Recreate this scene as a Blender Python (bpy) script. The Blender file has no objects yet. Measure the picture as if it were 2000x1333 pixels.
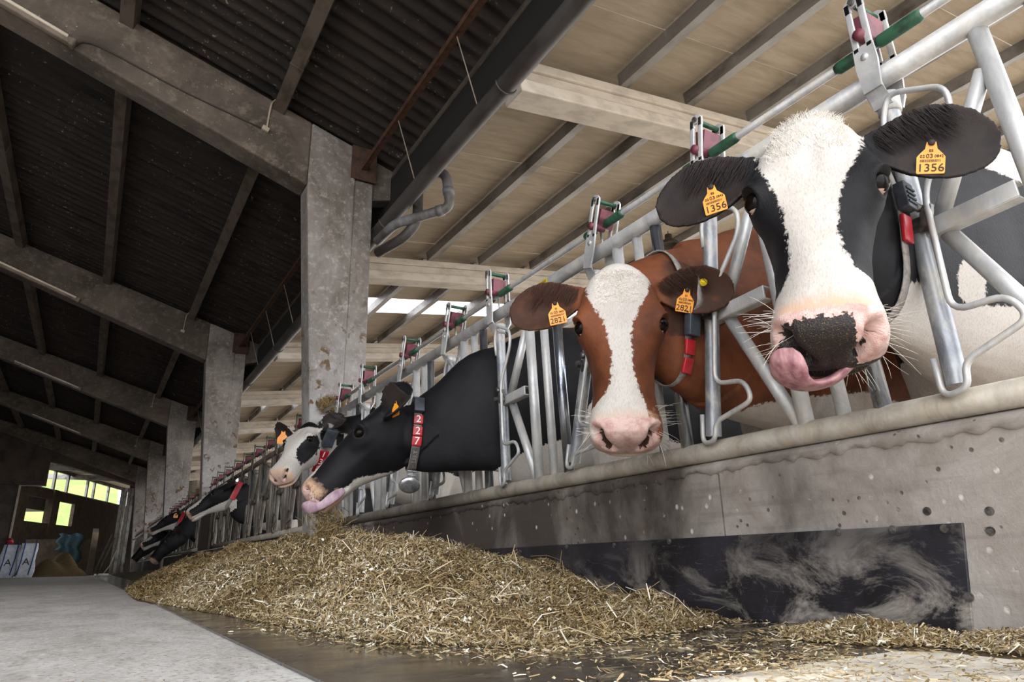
import bpy, bmesh, math, random
import numpy as np
from mathutils import Vector, Matrix, Quaternion

random.seed(7); np.random.seed(7)
scene = bpy.context.scene
COL = scene.collection

# ------------------------------------------------------------------ camera
IMG_W, F_PX = 2000.0, 1333.0
CAM = Vector((0.0, 0.0, 0.194))
yaw, pitch, roll = math.radians(31.1), math.radians(17.95), math.radians(-1.23)
fw = Vector((math.sin(yaw)*math.cos(pitch), math.cos(yaw)*math.cos(pitch), math.sin(pitch)))
rt = Vector((math.cos(yaw), -math.sin(yaw), 0.0))
up = rt.cross(fw)
r2 = rt*math.cos(roll) + up*math.sin(roll)
u2 = up*math.cos(roll) - rt*math.sin(roll)
cam_data = bpy.data.cameras.new('camera')
cam_data.sensor_width = 36.0
cam_data.lens = 36.0*F_PX/IMG_W
cam_data.clip_start = 0.02
cam_data.clip_end = 500
cam = bpy.data.objects.new('camera', cam_data)
cam.matrix_world = Matrix(((r2.x, u2.x, -fw.x, CAM.x), (r2.y, u2.y, -fw.y, CAM.y), (r2.z, u2.z, -fw.z, CAM.z), (0, 0, 0, 1)))
COL.objects.link(cam)
scene.camera = cam

# ------------------------------------------------------------------ light
world = bpy.data.worlds.new('overcast_sky')
scene.world = world
world.use_nodes = True
wn = world.node_tree
bg = wn.nodes['Background']
bg.inputs['Color'].default_value = (0.93, 0.96, 1.0, 1)
bg.inputs['Strength'].default_value = 4.0
sun_data = bpy.data.lights.new('hazy_sun', 'SUN')
sun_data.energy = 4.5
sun_data.angle = math.radians(6)
sun_data.color = (1.0, 0.96, 0.90)
sun = bpy.data.objects.new('hazy_sun', sun_data)
sun.rotation_euler = Vector((-0.72, 0.30, -0.62)).to_track_quat('-Z', 'Y').to_euler()
COL.objects.link(sun)
vs = scene.view_settings
vs.view_transform = 'Standard'
vs.look = 'None'
vs.gamma = 1.0
vs.use_curve_mapping = False
vs.exposure = 0.15
scene.cycles.use_denoising = True
scene.cycles.max_bounces = 10
scene.cycles.diffuse_bounces = 6
scene.cycles.caustics_reflective = False
scene.cycles.caustics_refractive = False

# ------------------------------------------------------------------ materials
def lin(c):
    return tuple(((v/12.92) if v <= 0.04045 else ((v+0.055)/1.055)**2.4) for v in c)

def hexc(h):
    h = h.lstrip('#')
    return lin(tuple(int(h[i:i+2], 16)/255.0 for i in (0, 2, 4)))

MATS = {}
class NB:
    """tiny node builder"""
    def __init__(s, name):
        s.m = bpy.data.materials.new(name)
        s.m.use_nodes = True
        s.t = s.m.node_tree
        s.b = s.t.nodes['Principled BSDF']
        s.out = s.t.nodes['Material Output']
        s.pos = s.t.nodes.new('ShaderNodeNewGeometry').outputs['Position']
    def n(s, typ, **kw):
        nd = s.t.nodes.new(typ)
        for k, v in kw.items():
            if k.startswith('i_'):
                nd.inputs[int(k[2:]) if k[2:].isdigit() else k[2:]].default_value = v
            else:
                setattr(nd, k, v)
        return nd
    def l(s, a, b):
        s.t.links.new(a, b)
    def scaled(s, vec3, src=None):
        m = s.n('ShaderNodeVectorMath', operation='MULTIPLY')
        s.l(src or s.pos, m.inputs[0]); m.inputs[1].default_value = vec3
        return m.outputs[0]
    def noise(s, scale=(1, 1, 1), detail=5, rough=0.6, dist=0.0, src=None):
        if isinstance(scale, (int, float)): scale = (scale,)*3
        nz = s.n('ShaderNodeTexNoise')
        nz.inputs['Scale'].default_value = 1.0
        nz.inputs['Detail'].default_value = detail
        nz.inputs['Roughness'].default_value = rough
        nz.inputs['Distortion'].default_value = dist
        s.l(s.scaled(scale, src), nz.inputs['Vector'])
        return nz.outputs['Fac']
    def voronoi(s, scale, src=None, feature='F1', out='Distance'):
        if isinstance(scale, (int, float)): scale = (scale,)*3
        v = s.n('ShaderNodeTexVoronoi', feature=feature)
        v.inputs['Scale'].default_value = 1.0
        s.l(s.scaled(scale, src), v.inputs['Vector'])
        return v.outputs[out]
    def ramp(s, fac, lo, hi, inv=False):
        r = s.n('ShaderNodeMapRange', clamp=True)
        s.l(fac, r.inputs[0])
        r.inputs[1].default_value = lo; r.inputs[2].default_value = hi
        r.inputs[3].default_value = 1.0 if inv else 0.0
        r.inputs[4].default_value = 0.0 if inv else 1.0
        return r.outputs[0]
    def math(s, op, a, b=None, clamp=False):
        m = s.n('ShaderNodeMath', operation=op, use_clamp=clamp)
        for i, x in enumerate((a, b)):
            if x is None: continue
            if isinstance(x, (int, float)): m.inputs[i].default_value = x
            else: s.l(x, m.inputs[i])
        return m.outputs[0]
    def mix(s, fac, a, b):
        m = s.n('ShaderNodeMix', data_type='RGBA')
        if isinstance(fac, (int, float)): m.inputs[0].default_value = fac
        else: s.l(fac, m.inputs[0])
        for i, x in ((6, a), (7, b)):
            if isinstance(x, tuple): m.inputs[i].default_value = (*x[:3], 1)
            else: s.l(x, m.inputs[i])
        return m.outputs[2]
    def attr(s, name, out='Fac'):
        a = s.n('ShaderNodeAttribute', attribute_name=name)
        return a.outputs[out]
    def axis(s, i):
        x = s.n('ShaderNodeSeparateXYZ'); s.l(s.pos, x.inputs[0])
        return x.outputs[i]
    def bump(s, h, strength=0.3, dist=0.01):
        bp = s.n('ShaderNodeBump')
        bp.inputs['Strength'].default_value = strength
        bp.inputs['Distance'].default_value = dist
        s.l(h, bp.inputs['Height'])
        s.l(bp.outputs[0], s.b.inputs['Normal'])
    def set(s, color=None, rough=None, metal=None, **kw):
        if color is not None:
            if isinstance(color, tuple): s.b.inputs['Base Color'].default_value = (*color[:3], 1)
            else: s.l(color, s.b.inputs['Base Color'])
        if rough is not None:
            if isinstance(rough, (int, float)): s.b.inputs['Roughness'].default_value = rough
            else: s.l(rough, s.b.inputs['Roughness'])
        if metal is not None:
            if isinstance(metal, (int, float)): s.b.inputs['Metallic'].default_value = metal
            else: s.l(metal, s.b.inputs['Metallic'])
        for k, v in kw.items(): s.b.inputs[k].default_value = v
        return s.m

def simple(name, col, rough=0.5, metal=0.0, nscale=0, ncol=None, lo=0.45, hi=0.65, bump=0, bdist=0.004, spec=None):
    b = NB(name)
    c = hexc(col) if isinstance(col, str) else col
    if nscale:
        f = b.noise(nscale)
        c2 = hexc(ncol) if isinstance(ncol, str) else ncol
        c = b.mix(b.ramp(f, lo, hi), c, c2)
        if bump: b.bump(f, bump, bdist)
    m = b.set(c, rough, metal)
    if spec is not None: b.b.inputs['Specular IOR Level'].default_value = spec
    MATS[name] = m
    return m

def concrete(name, base, dark, light, scale=2.0, streak=None, bumpk=0.35, splat=None, pits=True):
    b = NB(name)
    n1 = b.noise(scale, 8, 0.65, 0.4)
    n2 = b.noise(scale*7, 6, 0.7)
    c = b.mix(b.ramp(n1, 0.38, 0.62), hexc(base), hexc(dark))
    c = b.mix(b.ramp(n2, 0.50, 0.72), c, hexc(light))
    if streak is not None:
        sc, colr, lo, hi = streak
        c = b.mix(b.ramp(b.noise(sc, 5, 0.6, 0.6), lo, hi), c, hexc(colr))
    h = b.noise(scale*30, 6, 0.7)
    if pits:
        v = b.voronoi(13.0)
        vm = b.math('MULTIPLY', b.ramp(v, 0.07, 0.13, inv=True), b.ramp(b.noise(6.0), 0.5, 0.56))
        c = b.mix(b.math('MULTIPLY', vm, 0.75), c, hexc('#4a423b'))
        v2 = b.voronoi((17, 23, 19))
        vm2 = b.math('MULTIPLY', b.ramp(v2, 0.05, 0.12, inv=True), b.ramp(b.noise(5.1), 0.5, 0.58))
        c = b.mix(b.math('MULTIPLY', vm2, 0.8), c, hexc('#d6cfc6'))
        h = b.math('SUBTRACT', h, b.math('MULTIPLY', vm, 1.2))
    if splat is not None:
        sp = b.math('MULTIPLY', b.ramp(b.noise(splat[0], 4, 0.55), splat[1], splat[1]+0.03), b.ramp(b.noise(1.3), 0.46, 0.54))
        c = b.mix(sp, c, hexc(splat[2]))
        h = b.math('ADD', h, sp)
    b.bump(h, bumpk, 0.006)
    MATS[name] = b.set(c, 0.85, 0.0)
    return MATS[name]

concrete('frame_concrete', '#675d54', '#453d36', '#7c7165', 1.2, ((0.9, 0.9, 2.5), '#4b443d', 0.52, 0.7))
def column_concrete():
    b = NB('column_concrete')
    n1 = b.noise((2.2, 2.2, 1.4), 8, 0.7, 0.6); n2 = b.noise(16, 6, 0.7)
    c = b.mix(b.ramp(n1, 0.36, 0.62), hexc('#8d8681'), hexc('#665e57'))
    c = b.mix(b.ramp(n2, 0.52, 0.75), c, hexc('#a8a29c'))
    z = b.axis(2)
    pale = b.math('MULTIPLY', b.ramp(z, 1.6, 2.9, inv=True), b.ramp(b.noise(1.7, 6, 0.65), 0.35, 0.6))
    c = b.mix(b.math('MULTIPLY', pale, 0.7), c, hexc('#b9b7b5'))
    mud = b.math('MULTIPLY', b.ramp(b.noise((9, 9, 7), 4, 0.55, 0.5), 0.575, 0.61), b.ramp(b.noise(1.9, 2), 0.44, 0.55))
    mud = b.math('MULTIPLY', mud, b.ramp(z, 2.9, 3.3, inv=True))
    c = b.mix(mud, c, hexc('#5f4b34'))
    h = b.math('ADD', b.noise(40, 6, 0.7), b.math('MULTIPLY', mud, 1.5))
    b.bump(h, 0.4, 0.008)
    MATS['column_concrete'] = b.set(c, 0.85, 0.0)
column_concrete()

def wall_concrete():
    b = NB('feed_wall_concrete')
    y = b.axis(1); z = b.axis(2)
    n1 = b.noise((3, 3, 3), 8, 0.7, 0.8)
    c = b.mix(b.ramp(n1, 0.36, 0.66), hexc('#aca49d'), hexc('#877d74'))
    # soaked dirt blotches, denser further down the row
    bl = b.noise((1.7, 1.7, 0.9), 6, 0.6, 0.4)
    dens = b.ramp(y, 0.7, 3.4)
    thr = b.math('ADD', bl, b.math('MULTIPLY', dens, 0.20))
    c = b.mix(b.math('MULTIPLY', b.ramp(thr, 0.47, 0.66), 0.92), c, hexc('#3a312b'))
    c = b.mix(b.math('MULTIPLY', b.ramp(b.noise((6, 2.2, 30), 5, 0.6), 0.55, 0.75), 0.45), c, hexc('#5c5148'))
    v2 = b.voronoi((17, 21, 17))
    spots = b.math('MULTIPLY', b.ramp(v2, 0.10, 0.19, inv=True), b.ramp(b.noise(7.1), 0.49, 0.55))
    c = b.mix(b.math('MULTIPLY', spots, 0.85), c, hexc('#d3ccc3'))
    v = b.voronoi(24.0)
    vm = b.math('MULTIPLY', b.ramp(v, 0.10, 0.17, inv=True), b.ramp(b.noise(4.0), 0.48, 0.54))
    c = b.mix(b.math('MULTIPLY', vm, 0.8), c, hexc('#3f3730'))
    h = b.math('SUBTRACT', b.noise(70, 6, 0.7), b.math('MULTIPLY', vm, 1.6))
    h = b.math('SUBTRACT', h, b.math('MULTIPLY', spots, 0.7))
    b.bump(h, 0.45, 0.006)
    MATS['feed_wall_concrete'] = b.set(c, 0.8, 0.0)
wall_concrete()

def floor_mat():
    b = NB('floor_concrete')
    n1 = b.noise((3, 1.2, 1), 8, 0.7, 0.5)
    c = b.mix(b.ramp(n1, 0.35, 0.65), hexc('#d6d2ce'), hexc('#b8b2ac'))
    c = b.mix(b.ramp(b.noise((40, 14, 1), 6, 0.75), 0.52, 0.70), c, hexc('#e2ddd6'))
    c = b.mix(b.math('MULTIPLY', b.ramp(b.noise((60, 60, 1), 4, 0.7), 0.54, 0.64), 0.7), c, hexc('#6a6055'))
    c = b.mix(b.math('MULTIPLY', b.ramp(b.noise((7, 3, 1), 7, 0.75, 0.8), 0.5, 0.68), 0.55), c, hexc('#7d746a'))
    st = b.math('MULTIPLY', b.ramp(b.noise((130, 45, 1), 3, 0.6, 1.5), 0.60, 0.66), b.ramp(b.noise(1.6, 4), 0.40, 0.62))
    c = b.mix(st, c, hexc('#b79a63'))
    # stone-meal dust lying in front of the black feed table
    y = b.axis(1)
    dust = b.math('MULTIPLY', b.ramp(b.axis(0), 0.5, 1.1), b.ramp(b.noise((5, 5, 1), 5, 0.65), 0.30, 0.55))
    dust = b.math('MULTIPLY', dust, b.ramp(y, 1.6, 2.4, inv=True))
    c = b.mix(dust, c, hexc('#efe6d4'))
    b.bump(b.noise((90, 60, 1), 7, 0.75), 0.35, 0.004)
    MATS['floor_concrete'] = b.set(c, b.ramp(n1, 0.2, 0.9), 0.0)
    b.b.inputs['Roughness'].default_value = 0.7
    for lk in list(b.b.inputs['Roughness'].links): b.t.links.remove(lk)
    b.b.inputs['Roughness'].default_value = 0.75
floor_mat()

def strip_mat():
    b = NB('feed_table_black')
    c0 = b.mix(b.ramp(b.noise((7, 5, 1), 6, 0.65), 0.4, 0.7), hexc('#2f2b2a'), hexc('#4b4542'))
    dust = b.ramp(b.noise((9, 16, 1), 7, 0.7, 0.6), 0.53, 0.68)
    near = b.ramp(b.axis(1), 1.1, 2.6, inv=True)
    right = b.ramp(b.axis(0), 0.75, 1.0)
    dd = b.math('MULTIPLY', dust, b.math('ADD', b.math('MULTIPLY', near, right), 0.18, clamp=True))
    c = b.mix(dd, c0, hexc('#c9b88f'))
    rgh = b.ramp(b.noise((6, 9, 1), 5, 0.6), 0.3, 0.75)
    rr = b.math('ADD', b.math('MULTIPLY', rgh, 0.25), b.math('ADD', 0.06, b.math('MULTIPLY', dd, 0.5)))
    b.bump(b.noise((30, 30, 1), 5, 0.7), 0.12, 0.003)
    MATS['feed_table_black'] = b.set(c, rr, 0.0)
strip_mat()

def panel_mat():
    b = NB('black_panel')
    c0 = b.mix(b.ramp(b.noise(6, 5, 0.6), 0.4, 0.7), hexc('#1f1e21'), hexc('#34323a'))
    sc = b.ramp(b.noise((4, 3.2, 5.5), 9, 0.74, 0.8), 0.46, 0.63)
    lowz = b.ramp(b.axis(2), 0.02, 0.24, inv=True)
    neary = b.ramp(b.axis(1), 0.9, 2.9, inv=True)
    k = b.math('MULTIPLY', sc, b.math('MULTIPLY', b.math('ADD', lowz, 0.25, clamp=True), b.math('ADD', neary, 0.12, clamp=True)))
    c = b.mix(b.math('MULTIPLY', k, 1.1, clamp=True), c0, hexc('#aaa197'))
    scr = b.math('MULTIPLY', b.ramp(b.noise((60, 8, 60), 3, 0.7, 2.0), 0.62, 0.68), 0.35)
    c = b.mix(scr, c, hexc('#6d6a70'))
    b.bump(b.noise((40, 20, 40), 5, 0.7), 0.15, 0.003)
    MATS['black_panel'] = b.set(c, b.math('ADD', b.math('MULTIPLY', k, 0.4), 0.38), 0.0)
panel_mat()

def galv(name, base, dark, dirt, metal=0.55, rough=0.45, dlo=0.5, dhi=0.68, scale=9):
    b = NB(name)
    n1 = b.noise((scale, scale, scale*0.5), 6, 0.7, 0.5)
    c = b.mix(b.ramp(n1, 0.40, 0.66), hexc(base), hexc(dark))
    d = b.ramp(b.noise((scale*2.2, scale*2.2, scale), 6, 0.7), dlo, dhi)
    c = b.mix(d, c, hexc(dirt))
    b.bump(b.noise(90, 4, 0.6), 0.12, 0.002)
    mm = b.math('MULTIPLY', b.math('SUBTRACT', 1.0, d), metal)
    MATS[name] = b.set(c, rough, mm)
galv('galvanised', '#d0cfce', '#a8a8a9', '#bdb6ab', 0.35, 0.45)
galv('galvanised_worn', '#a3a5a9', '#6d7078', '#bdb5a8', 0.45, 0.42)
galv('polished_pipe', '#a9adb4', '#5e636d', '#7d776e', 0.85, 0.22, 0.62, 0.75)
galv('dirty_pipe', '#7c756c', '#544c44', '#574c3f', 0.3, 0.55)
galv('dusty_rail', '#b8b0a4', '#8d8478', '#a99c88', 0.2, 0.6)
simple('steel_purlin', '#9a9794', 0.5, 0.35, (3, 1.5, 3), '#5f5a54', bump=0.1)
simple('gutter_grey', '#4e4a48', 0.55, 0.2, (6, 2, 6), '#373331', bump=0.2)
simple('pvc_grey', '#77767a', 0.45, 0.0, (7, 7, 3), '#55524f')
simple('rust', '#5a3d2e', 0.8, 0.3, 14, '#3a2a22', bump=0.4)
simple('rust_dark', '#4a352b', 0.85, 0.1, 10, '#33271f', bump=0.4)
simple('dark_purlin', '#5d5249', 0.9, 0.0, (6, 3, 6), '#42382f', bump=0.3)
simple('lean_rafter', '#d2c8bb', 0.75, 0.0, (4, 8, 8), '#b9afa2', bump=0.15)
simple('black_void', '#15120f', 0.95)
simple('green_sleeve', '#2b5a40', 0.5, 0.0, 25, '#1d3327')
simple('red_latch', '#743843', 0.5, 0.0, 20, '#4a2128')
simple('red_plate', '#b3202c', 0.35, 0.0, 12, '#8f1a24')
simple('white_digit', '#f1ece6', 0.5)
simple('strap_grey', '#8f8883', 0.8, 0.0, 60, '#6c655f')
simple('strap_dark', '#57514f', 0.8, 0.0, 60, '#443f3d')
simple('box_grey', '#40454d', 0.45, 0.0, 20, '#2f3339')
simple('steel_shiny', '#b6b7ba', 0.3, 0.8, 30, '#7d7e83')
simple('tag_orange', '#ee9a2b', 0.42, 0.0, 20, '#e08a22')
simple('tag_ink', '#2c2119', 0.7)
simple('tag_yellow', '#e8c91d', 0.42)
simple('sticker_yellow', '#e6c71c', 0.5)
simple('sticker_ink', '#4a3a10', 0.6)
simple('bolt_steel', '#83807c', 0.4, 0.7, 40, '#4d4a47')
simple('tube_white', '#e6dccc', 0.5, 0.0, 3, '#cbbfae')
simple('lamp_body', '#7d7064', 0.7, 0.0, 5, '#5e544a')
simple('cable_black', '#39322d', 0.8)
simple('cable_dusty', '#6a6056', 0.9)
simple('wire_pale', '#8d8070', 0.8)
simple('straw_wad', '#6f5c3c', 0.95, 0.0, 30, '#4d3f2a', bump=0.6)
simple('plaster_dark', '#4a4038', 0.9, 0.0, 2, '#352d27', bump=0.3)
simple('plaster_pale', '#a89c8c', 0.9, 0.0, 3, '#847868', bump=0.3)
simple('plaster_shed', '#57493c', 0.9, 0.0, 3, '#41362d', bump=0.3)
simple('timber_dark', '#4b4138', 0.85, 0.0, (9, 9, 2), '#352d26', bump=0.3)
simple('bag_white', '#dfe3ea', 0.75, 0.0, 9, '#c3c8d2', bump=0.3)
simple('bag_blue', '#33558f', 0.7)
simple('tarp_teal', '#35535a', 0.8, 0.0, 6, '#28424a')
simple('hillside', '#748c42', 0.95, 0.0, 0.35, '#627a35')
simple('yard_concrete', '#b8b2aa', 0.85, 0.0, 0.8, '#9c958c')
simple('pen_concrete', '#a79d90', 0.85, 0.0, 2, '#8a8074')
simple('eye_dark', '#120d0b', 0.10, spec=0.12)
simple('eye_white', '#b89a8c', 0.3, spec=0.2)
simple('tongue_pink', '#b98c8e', 0.32, 0.0, (45, 45, 10), '#86535f', 0.42, 0.66, bump=0.5)
simple('tongue_pale', '#ab909b', 0.35, 0.0, (30, 30, 12), '#8f7281', bump=0.4)
simple('whisker_white', '#e6ddd2', 0.5)
simple('hair_white', '#e9e2d8', 0.7)
simple('hair_dark', '#2b2320', 0.75)
simple('hair_brown', '#4a2d20', 0.75)
simple('hay_core', '#5b4a30', 1.0, 0.0, 20, '#3d3220', bump=0.6)
simple('galv_roof_edge', '#6b655d', 0.6, 0.3)

def sheet_mat(name, base, dark, spots, rnd=0.12):
    b = NB(name)
    oi = b.n('ShaderNodeObjectInfo')
    n1 = b.noise((1.6, 9, 1.6), 6, 0.7, 0.5)
    c = b.mix(b.ramp(n1, 0.38, 0.66), hexc(base), hexc(dark))
    c = b.mix(b.math('MULTIPLY', b.ramp(b.noise((2.5, 2.5, 2.5), 5, 0.6), 0.55, 0.75), 0.5), c, hexc(spots))
    c = b.mix(b.math('MULTIPLY', oi.outputs['Random'], rnd), c, hexc(dark))
    b.bump(b.noise(45, 5, 0.7), 0.2, 0.004)
    MATS[name] = b.set(c, 0.9, 0.0)
sheet_mat('lean_sheet', '#baad9b', '#a09380', '#baa28d', 0.5)
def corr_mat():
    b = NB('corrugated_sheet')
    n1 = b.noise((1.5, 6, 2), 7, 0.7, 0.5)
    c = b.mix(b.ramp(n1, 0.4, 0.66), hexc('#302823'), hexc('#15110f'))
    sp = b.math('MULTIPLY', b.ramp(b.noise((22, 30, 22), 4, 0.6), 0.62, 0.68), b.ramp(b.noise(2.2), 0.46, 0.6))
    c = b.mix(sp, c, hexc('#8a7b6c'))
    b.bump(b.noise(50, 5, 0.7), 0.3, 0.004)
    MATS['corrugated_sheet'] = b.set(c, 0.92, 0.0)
corr_mat()
def skylight_mat():
    b = NB('skylight_sheet')
    tr = b.n('ShaderNodeBsdfTranslucent'); tr.inputs[0].default_value = (0.93, 0.92, 0.93, 1)
    tp = b.n('ShaderNodeBsdfTransparent'); tp.inputs[0].default_value = (0.9, 0.9, 0.92, 1)
    mx = b.n('ShaderNodeMixShader'); mx.inputs[0].default_value = 0.25
    b.l(tr.outputs[0], mx.inputs[1]); b.l(tp.outputs[0], mx.inputs[2])
    b.l(mx.outputs[0], b.out.inputs['Surface'])
    MATS['skylight_sheet'] = b.m
skylight_mat()
def straw_mat():
    b = NB('straw')
    r = b.attr('tint')
    c = b.mix(b.ramp(r, 0.0, 0.45), hexc('#5e4c32'), hexc('#9a8258'))
    c = b.mix(b.ramp(r, 0.45, 0.8), c, hexc('#c4b08a'))
    c = b.mix(b.ramp(r, 0.8, 1.0), c, hexc('#ece4d2'))
    b.b.inputs['Specular IOR Level'].default_value = 0.25
    MATS['straw'] = b.set(c, 0.65, 0.0)
straw_mat()

def coat_mat(name, base, base2, white='#c9c2bb', warm='#c9a488'):
    b = NB(name)
    hc = b.attr('hloc', 'Vector')
    edge = b.noise((60, 60, 60), 4, 0.65, 0.3, src=hc)
    fine = b.noise((260, 90, 260), 4, 0.6, 0.4, src=hc)
    e = b.math('SUBTRACT', edge, 0.5)
    w = b.math('ADD', b.attr('white'), b.math('MULTIPLY', e, 0.034))
    w = b.math('ADD', w, b.math('MULTIPLY', b.math('SUBTRACT', fine, 0.5), 0.012))
    wm = b.ramp(w, -0.0025, 0.0025)
    cb = b.mix(b.ramp(b.noise(7, 5, 0.6), 0.35, 0.7), hexc(base), hexc(base2))
    cb = b.mix(b.math('MULTIPLY', b.ramp(fine, 0.45, 0.75), 0.35), cb, hexc(base2))
    cw = b.mix(b.math('MULTIPLY', b.ramp(b.noise(5, 6, 0.65), 0.45, 0.75), 0.55), hexc(white), hexc('#ab9f93'))
    cw = b.mix(b.math('MULTIPLY', b.ramp(fine, 0.48, 0.72), 0.5), cw, hexc('#8f867d'))
    c = b.mix(wm, cb, cw)
    wa = b.ramp(b.math('ADD', b.attr('warm'), b.math('MULTIPLY', e, 0.05)), -0.012, 0.02)
    c = b.mix(b.math('MULTIPLY', wa, 0.85), c, hexc(warm))
    inn = b.ramp(b.attr('inner'), 0.0, 0.5)
    c = b.mix(b.math('MULTIPLY', inn, b.ramp(b.noise(16, 3, 0.5, src=hc), 0.15, 0.5)), c, b.attr('innercol', 'Color'))
    sk = b.ramp(b.math('ADD', b.attr('skin'), b.math('MULTIPLY', e, 0.02)), -0.003, 0.003)
    pink = b.mix(b.ramp(b.noise(40, 4, 0.6, src=hc), 0.4, 0.65), hexc('#d3b6ae'), hexc('#b98f86'))
    c = b.mix(sk, c, pink)
    pg = b.math('ADD', b.attr('pig_shade'), b.math('MULTIPLY', b.math('SUBTRACT', b.noise(85, 2, 0.5, src=hc), 0.5), 0.035))  # skin pigment, plus the shade painted into the nostrils
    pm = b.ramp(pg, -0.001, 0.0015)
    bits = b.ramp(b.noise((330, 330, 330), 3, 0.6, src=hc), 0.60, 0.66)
    pc = b.mix(b.math('MULTIPLY', bits, 0.65), b.attr('pig_shade_col', 'Color'), hexc('#8d7434'))
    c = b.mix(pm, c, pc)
    rg = b.math('SUBTRACT', 0.60, b.math('MULTIPLY', b.math('MAXIMUM', sk, pm), 0.30))
    hb = b.math('ADD', b.math('MULTIPLY', fine, 1.0), b.math('MULTIPLY', b.voronoi(300, src=hc), b.math('MAXIMUM', sk, pm)))
    b.bump(hb, 0.35, 0.0035)
    MATS[name] = b.set(c, rg, 0.0)
    b.b.inputs['Sheen Weight'].default_value = 0.03
    b.b.inputs['Sheen Roughness'].default_value = 0.4
    b.b.inputs['Specular IOR Level'].default_value = 0.22
coat_mat('coat_black', '#0b0a0c', '#19171b')
coat_mat('coat_red', '#7a4529', '#4a2818')

# ------------------------------------------------------------------ mesh helpers
class MB:
    """collects shapes that become ONE mesh object"""
    def __init__(s):
        s.v = []; s.f = []; s.mi = []; s.sm = []
    def add(s, vs, fs, mi=0, smooth=False):
        o = len(s.v)
        s.v += [tuple(p) for p in vs]
        for f in fs:
            s.f.append(tuple(i+o for i in f)); s.mi.append(mi); s.sm.append(smooth)
        return s
    def box(s, c, size, rot=None, mi=0):
        hx, hy, hz = (k/2 for k in size)
        vs = [Vector((x, y, z)) for x in (-hx, hx) for y in (-hy, hy) for z in (-hz, hz)]
        if rot is not None: vs = [rot @ p for p in vs]
        c = Vector(c)
        return s.add([p+c for p in vs], [(0, 1, 3, 2), (4, 6, 7, 5), (0, 4, 5, 1), (2, 3, 7, 6), (0, 2, 6, 4), (1, 5, 7, 3)], mi)
    def bbox(s, x0, x1, y0, y1, z0, z1, mi=0):
        return s.box(((x0+x1)/2, (y0+y1)/2, (z0+z1)/2), (x1-x0, y1-y0, z1-z0), None, mi)
    def bevbox(s, c, size, bev=0.004, rot=None, mi=0):
        bm = bmesh.new()
        bmesh.ops.create_cube(bm, size=1.0)
        for v in bm.verts: v.co = Vector((v.co.x*size[0], v.co.y*size[1], v.co.z*size[2]))
        bmesh.ops.bevel(bm, geom=list(bm.edges), offset=bev, segments=2, affect='EDGES', profile=0.6)
        c = Vector(c)
        vs = [(rot @ v.co if rot is not None else v.co.copy())+c for v in bm.verts]
        for i, v in enumerate(bm.verts): v.index = i
        fs = [[v.index for v in f.verts] for f in bm.faces]
        bm.free()
        return s.add(vs, fs, mi, True)
    def tube(s, pts, r, n=12, caps=True, mi=0, flat=None, hard=False):
        pts = [Vector(p) for p in pts]
        rs = r if isinstance(r, (list, tuple)) else [r]*len(pts)
        vs, fs = [], []
        prev = None
        for i, p in enumerate(pts):
            if i == 0: t = pts[1]-pts[0]
            elif i == len(pts)-1: t = pts[-1]-pts[-2]
            else: t = (pts[i+1]-p).normalized()+(p-pts[i-1]).normalized()
            t.normalize()
            if prev is None:
                a = Vector((0, 0, 1)) if abs(t.z) < 0.9 else Vector((1, 0, 0))
                nrm = t.cross(a).normalized()
            else:
                nrm = (prev - t*prev.dot(t)).normalized()
            prev = nrm
            bi = t.cross(nrm)
            for k in range(n):
                an = 2*math.pi*k/n
                vs.append(p + nrm*math.cos(an)*rs[i] + bi*math.sin(an)*rs[i]*(flat or 1.0))
        for i in range(len(pts)-1):
            for k in range(n):
                fs.append((i*n+k, i*n+(k+1) % n, (i+1)*n+(k+1) % n, (i+1)*n+k))
        if hard:
            s.add(vs[:n], [tuple(reversed(range(n)))], mi, False)
            s.add(vs[-n:], [tuple(range(n))], mi, False)
        elif caps:
            fs.append(tuple(reversed(range(n))))
            fs.append(tuple((len(pts)-1)*n+k for k in range(n)))
        return s.add(vs, fs, mi, True)
    def prism(s, poly, y0, y1, mi=0, axis='y'):
        n = len(poly)
        if axis == 'y': mk = lambda a, b, t: (a, t, b)
        elif axis == 'x': mk = lambda a, b, t: (t, a, b)
        else: mk = lambda a, b, t: (a, b, t)
        vs = [mk(a, b, y0) for a, b in poly]+[mk(a, b, y1) for a, b in poly]
        fs = [tuple(range(n)), tuple(reversed(range(n, 2*n)))]
        fs += [(i, i+n, (i+1) % n+n, (i+1) % n) for i in range(n)]
        return s.add(vs, fs, mi)
    def mesh(s, name, mats):
        me = bpy.data.meshes.new(name)
        me.from_pydata(s.v, [], s.f)
        for m in (mats if isinstance(mats, (list, tuple)) else [mats]): me.materials.append(MATS[m] if isinstance(m, str) else m)
        me.polygons.foreach_set('material_index', s.mi)
        me.polygons.foreach_set('use_smooth', s.sm)
        bm = bmesh.new(); bm.from_mesh(me)
        bmesh.ops.recalc_face_normals(bm, faces=bm.faces)
        bm.to_mesh(me); bm.free()
        me.update()
        return me
    def build(s, name, mats, parent=None, bevel=0.0, weld=False):
        o = link(name, s.mesh(name, mats), parent)
        if bevel:
            md = o.modifiers.new('bevel', 'BEVEL'); md.width = bevel; md.segments = 2; md.limit_method = 'ANGLE'
        return o

def link(name, data, parent=None):
    o = bpy.data.objects.new(name, data)
    COL.objects.link(o)
    if parent is not None: o.parent = parent
    return o

def empty(name, loc=(0, 0, 0)):
    o = bpy.data.objects.new(name, None)
    o.empty_display_size = 0.1
    COL.objects.link(o)
    return o

def tag(o, label=None, cat=None, group=None, kind=None):
    if label: o['label'] = label
    if cat: o['category'] = cat
    if group: o['group'] = group
    if kind: o['kind'] = kind
    return o

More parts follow.
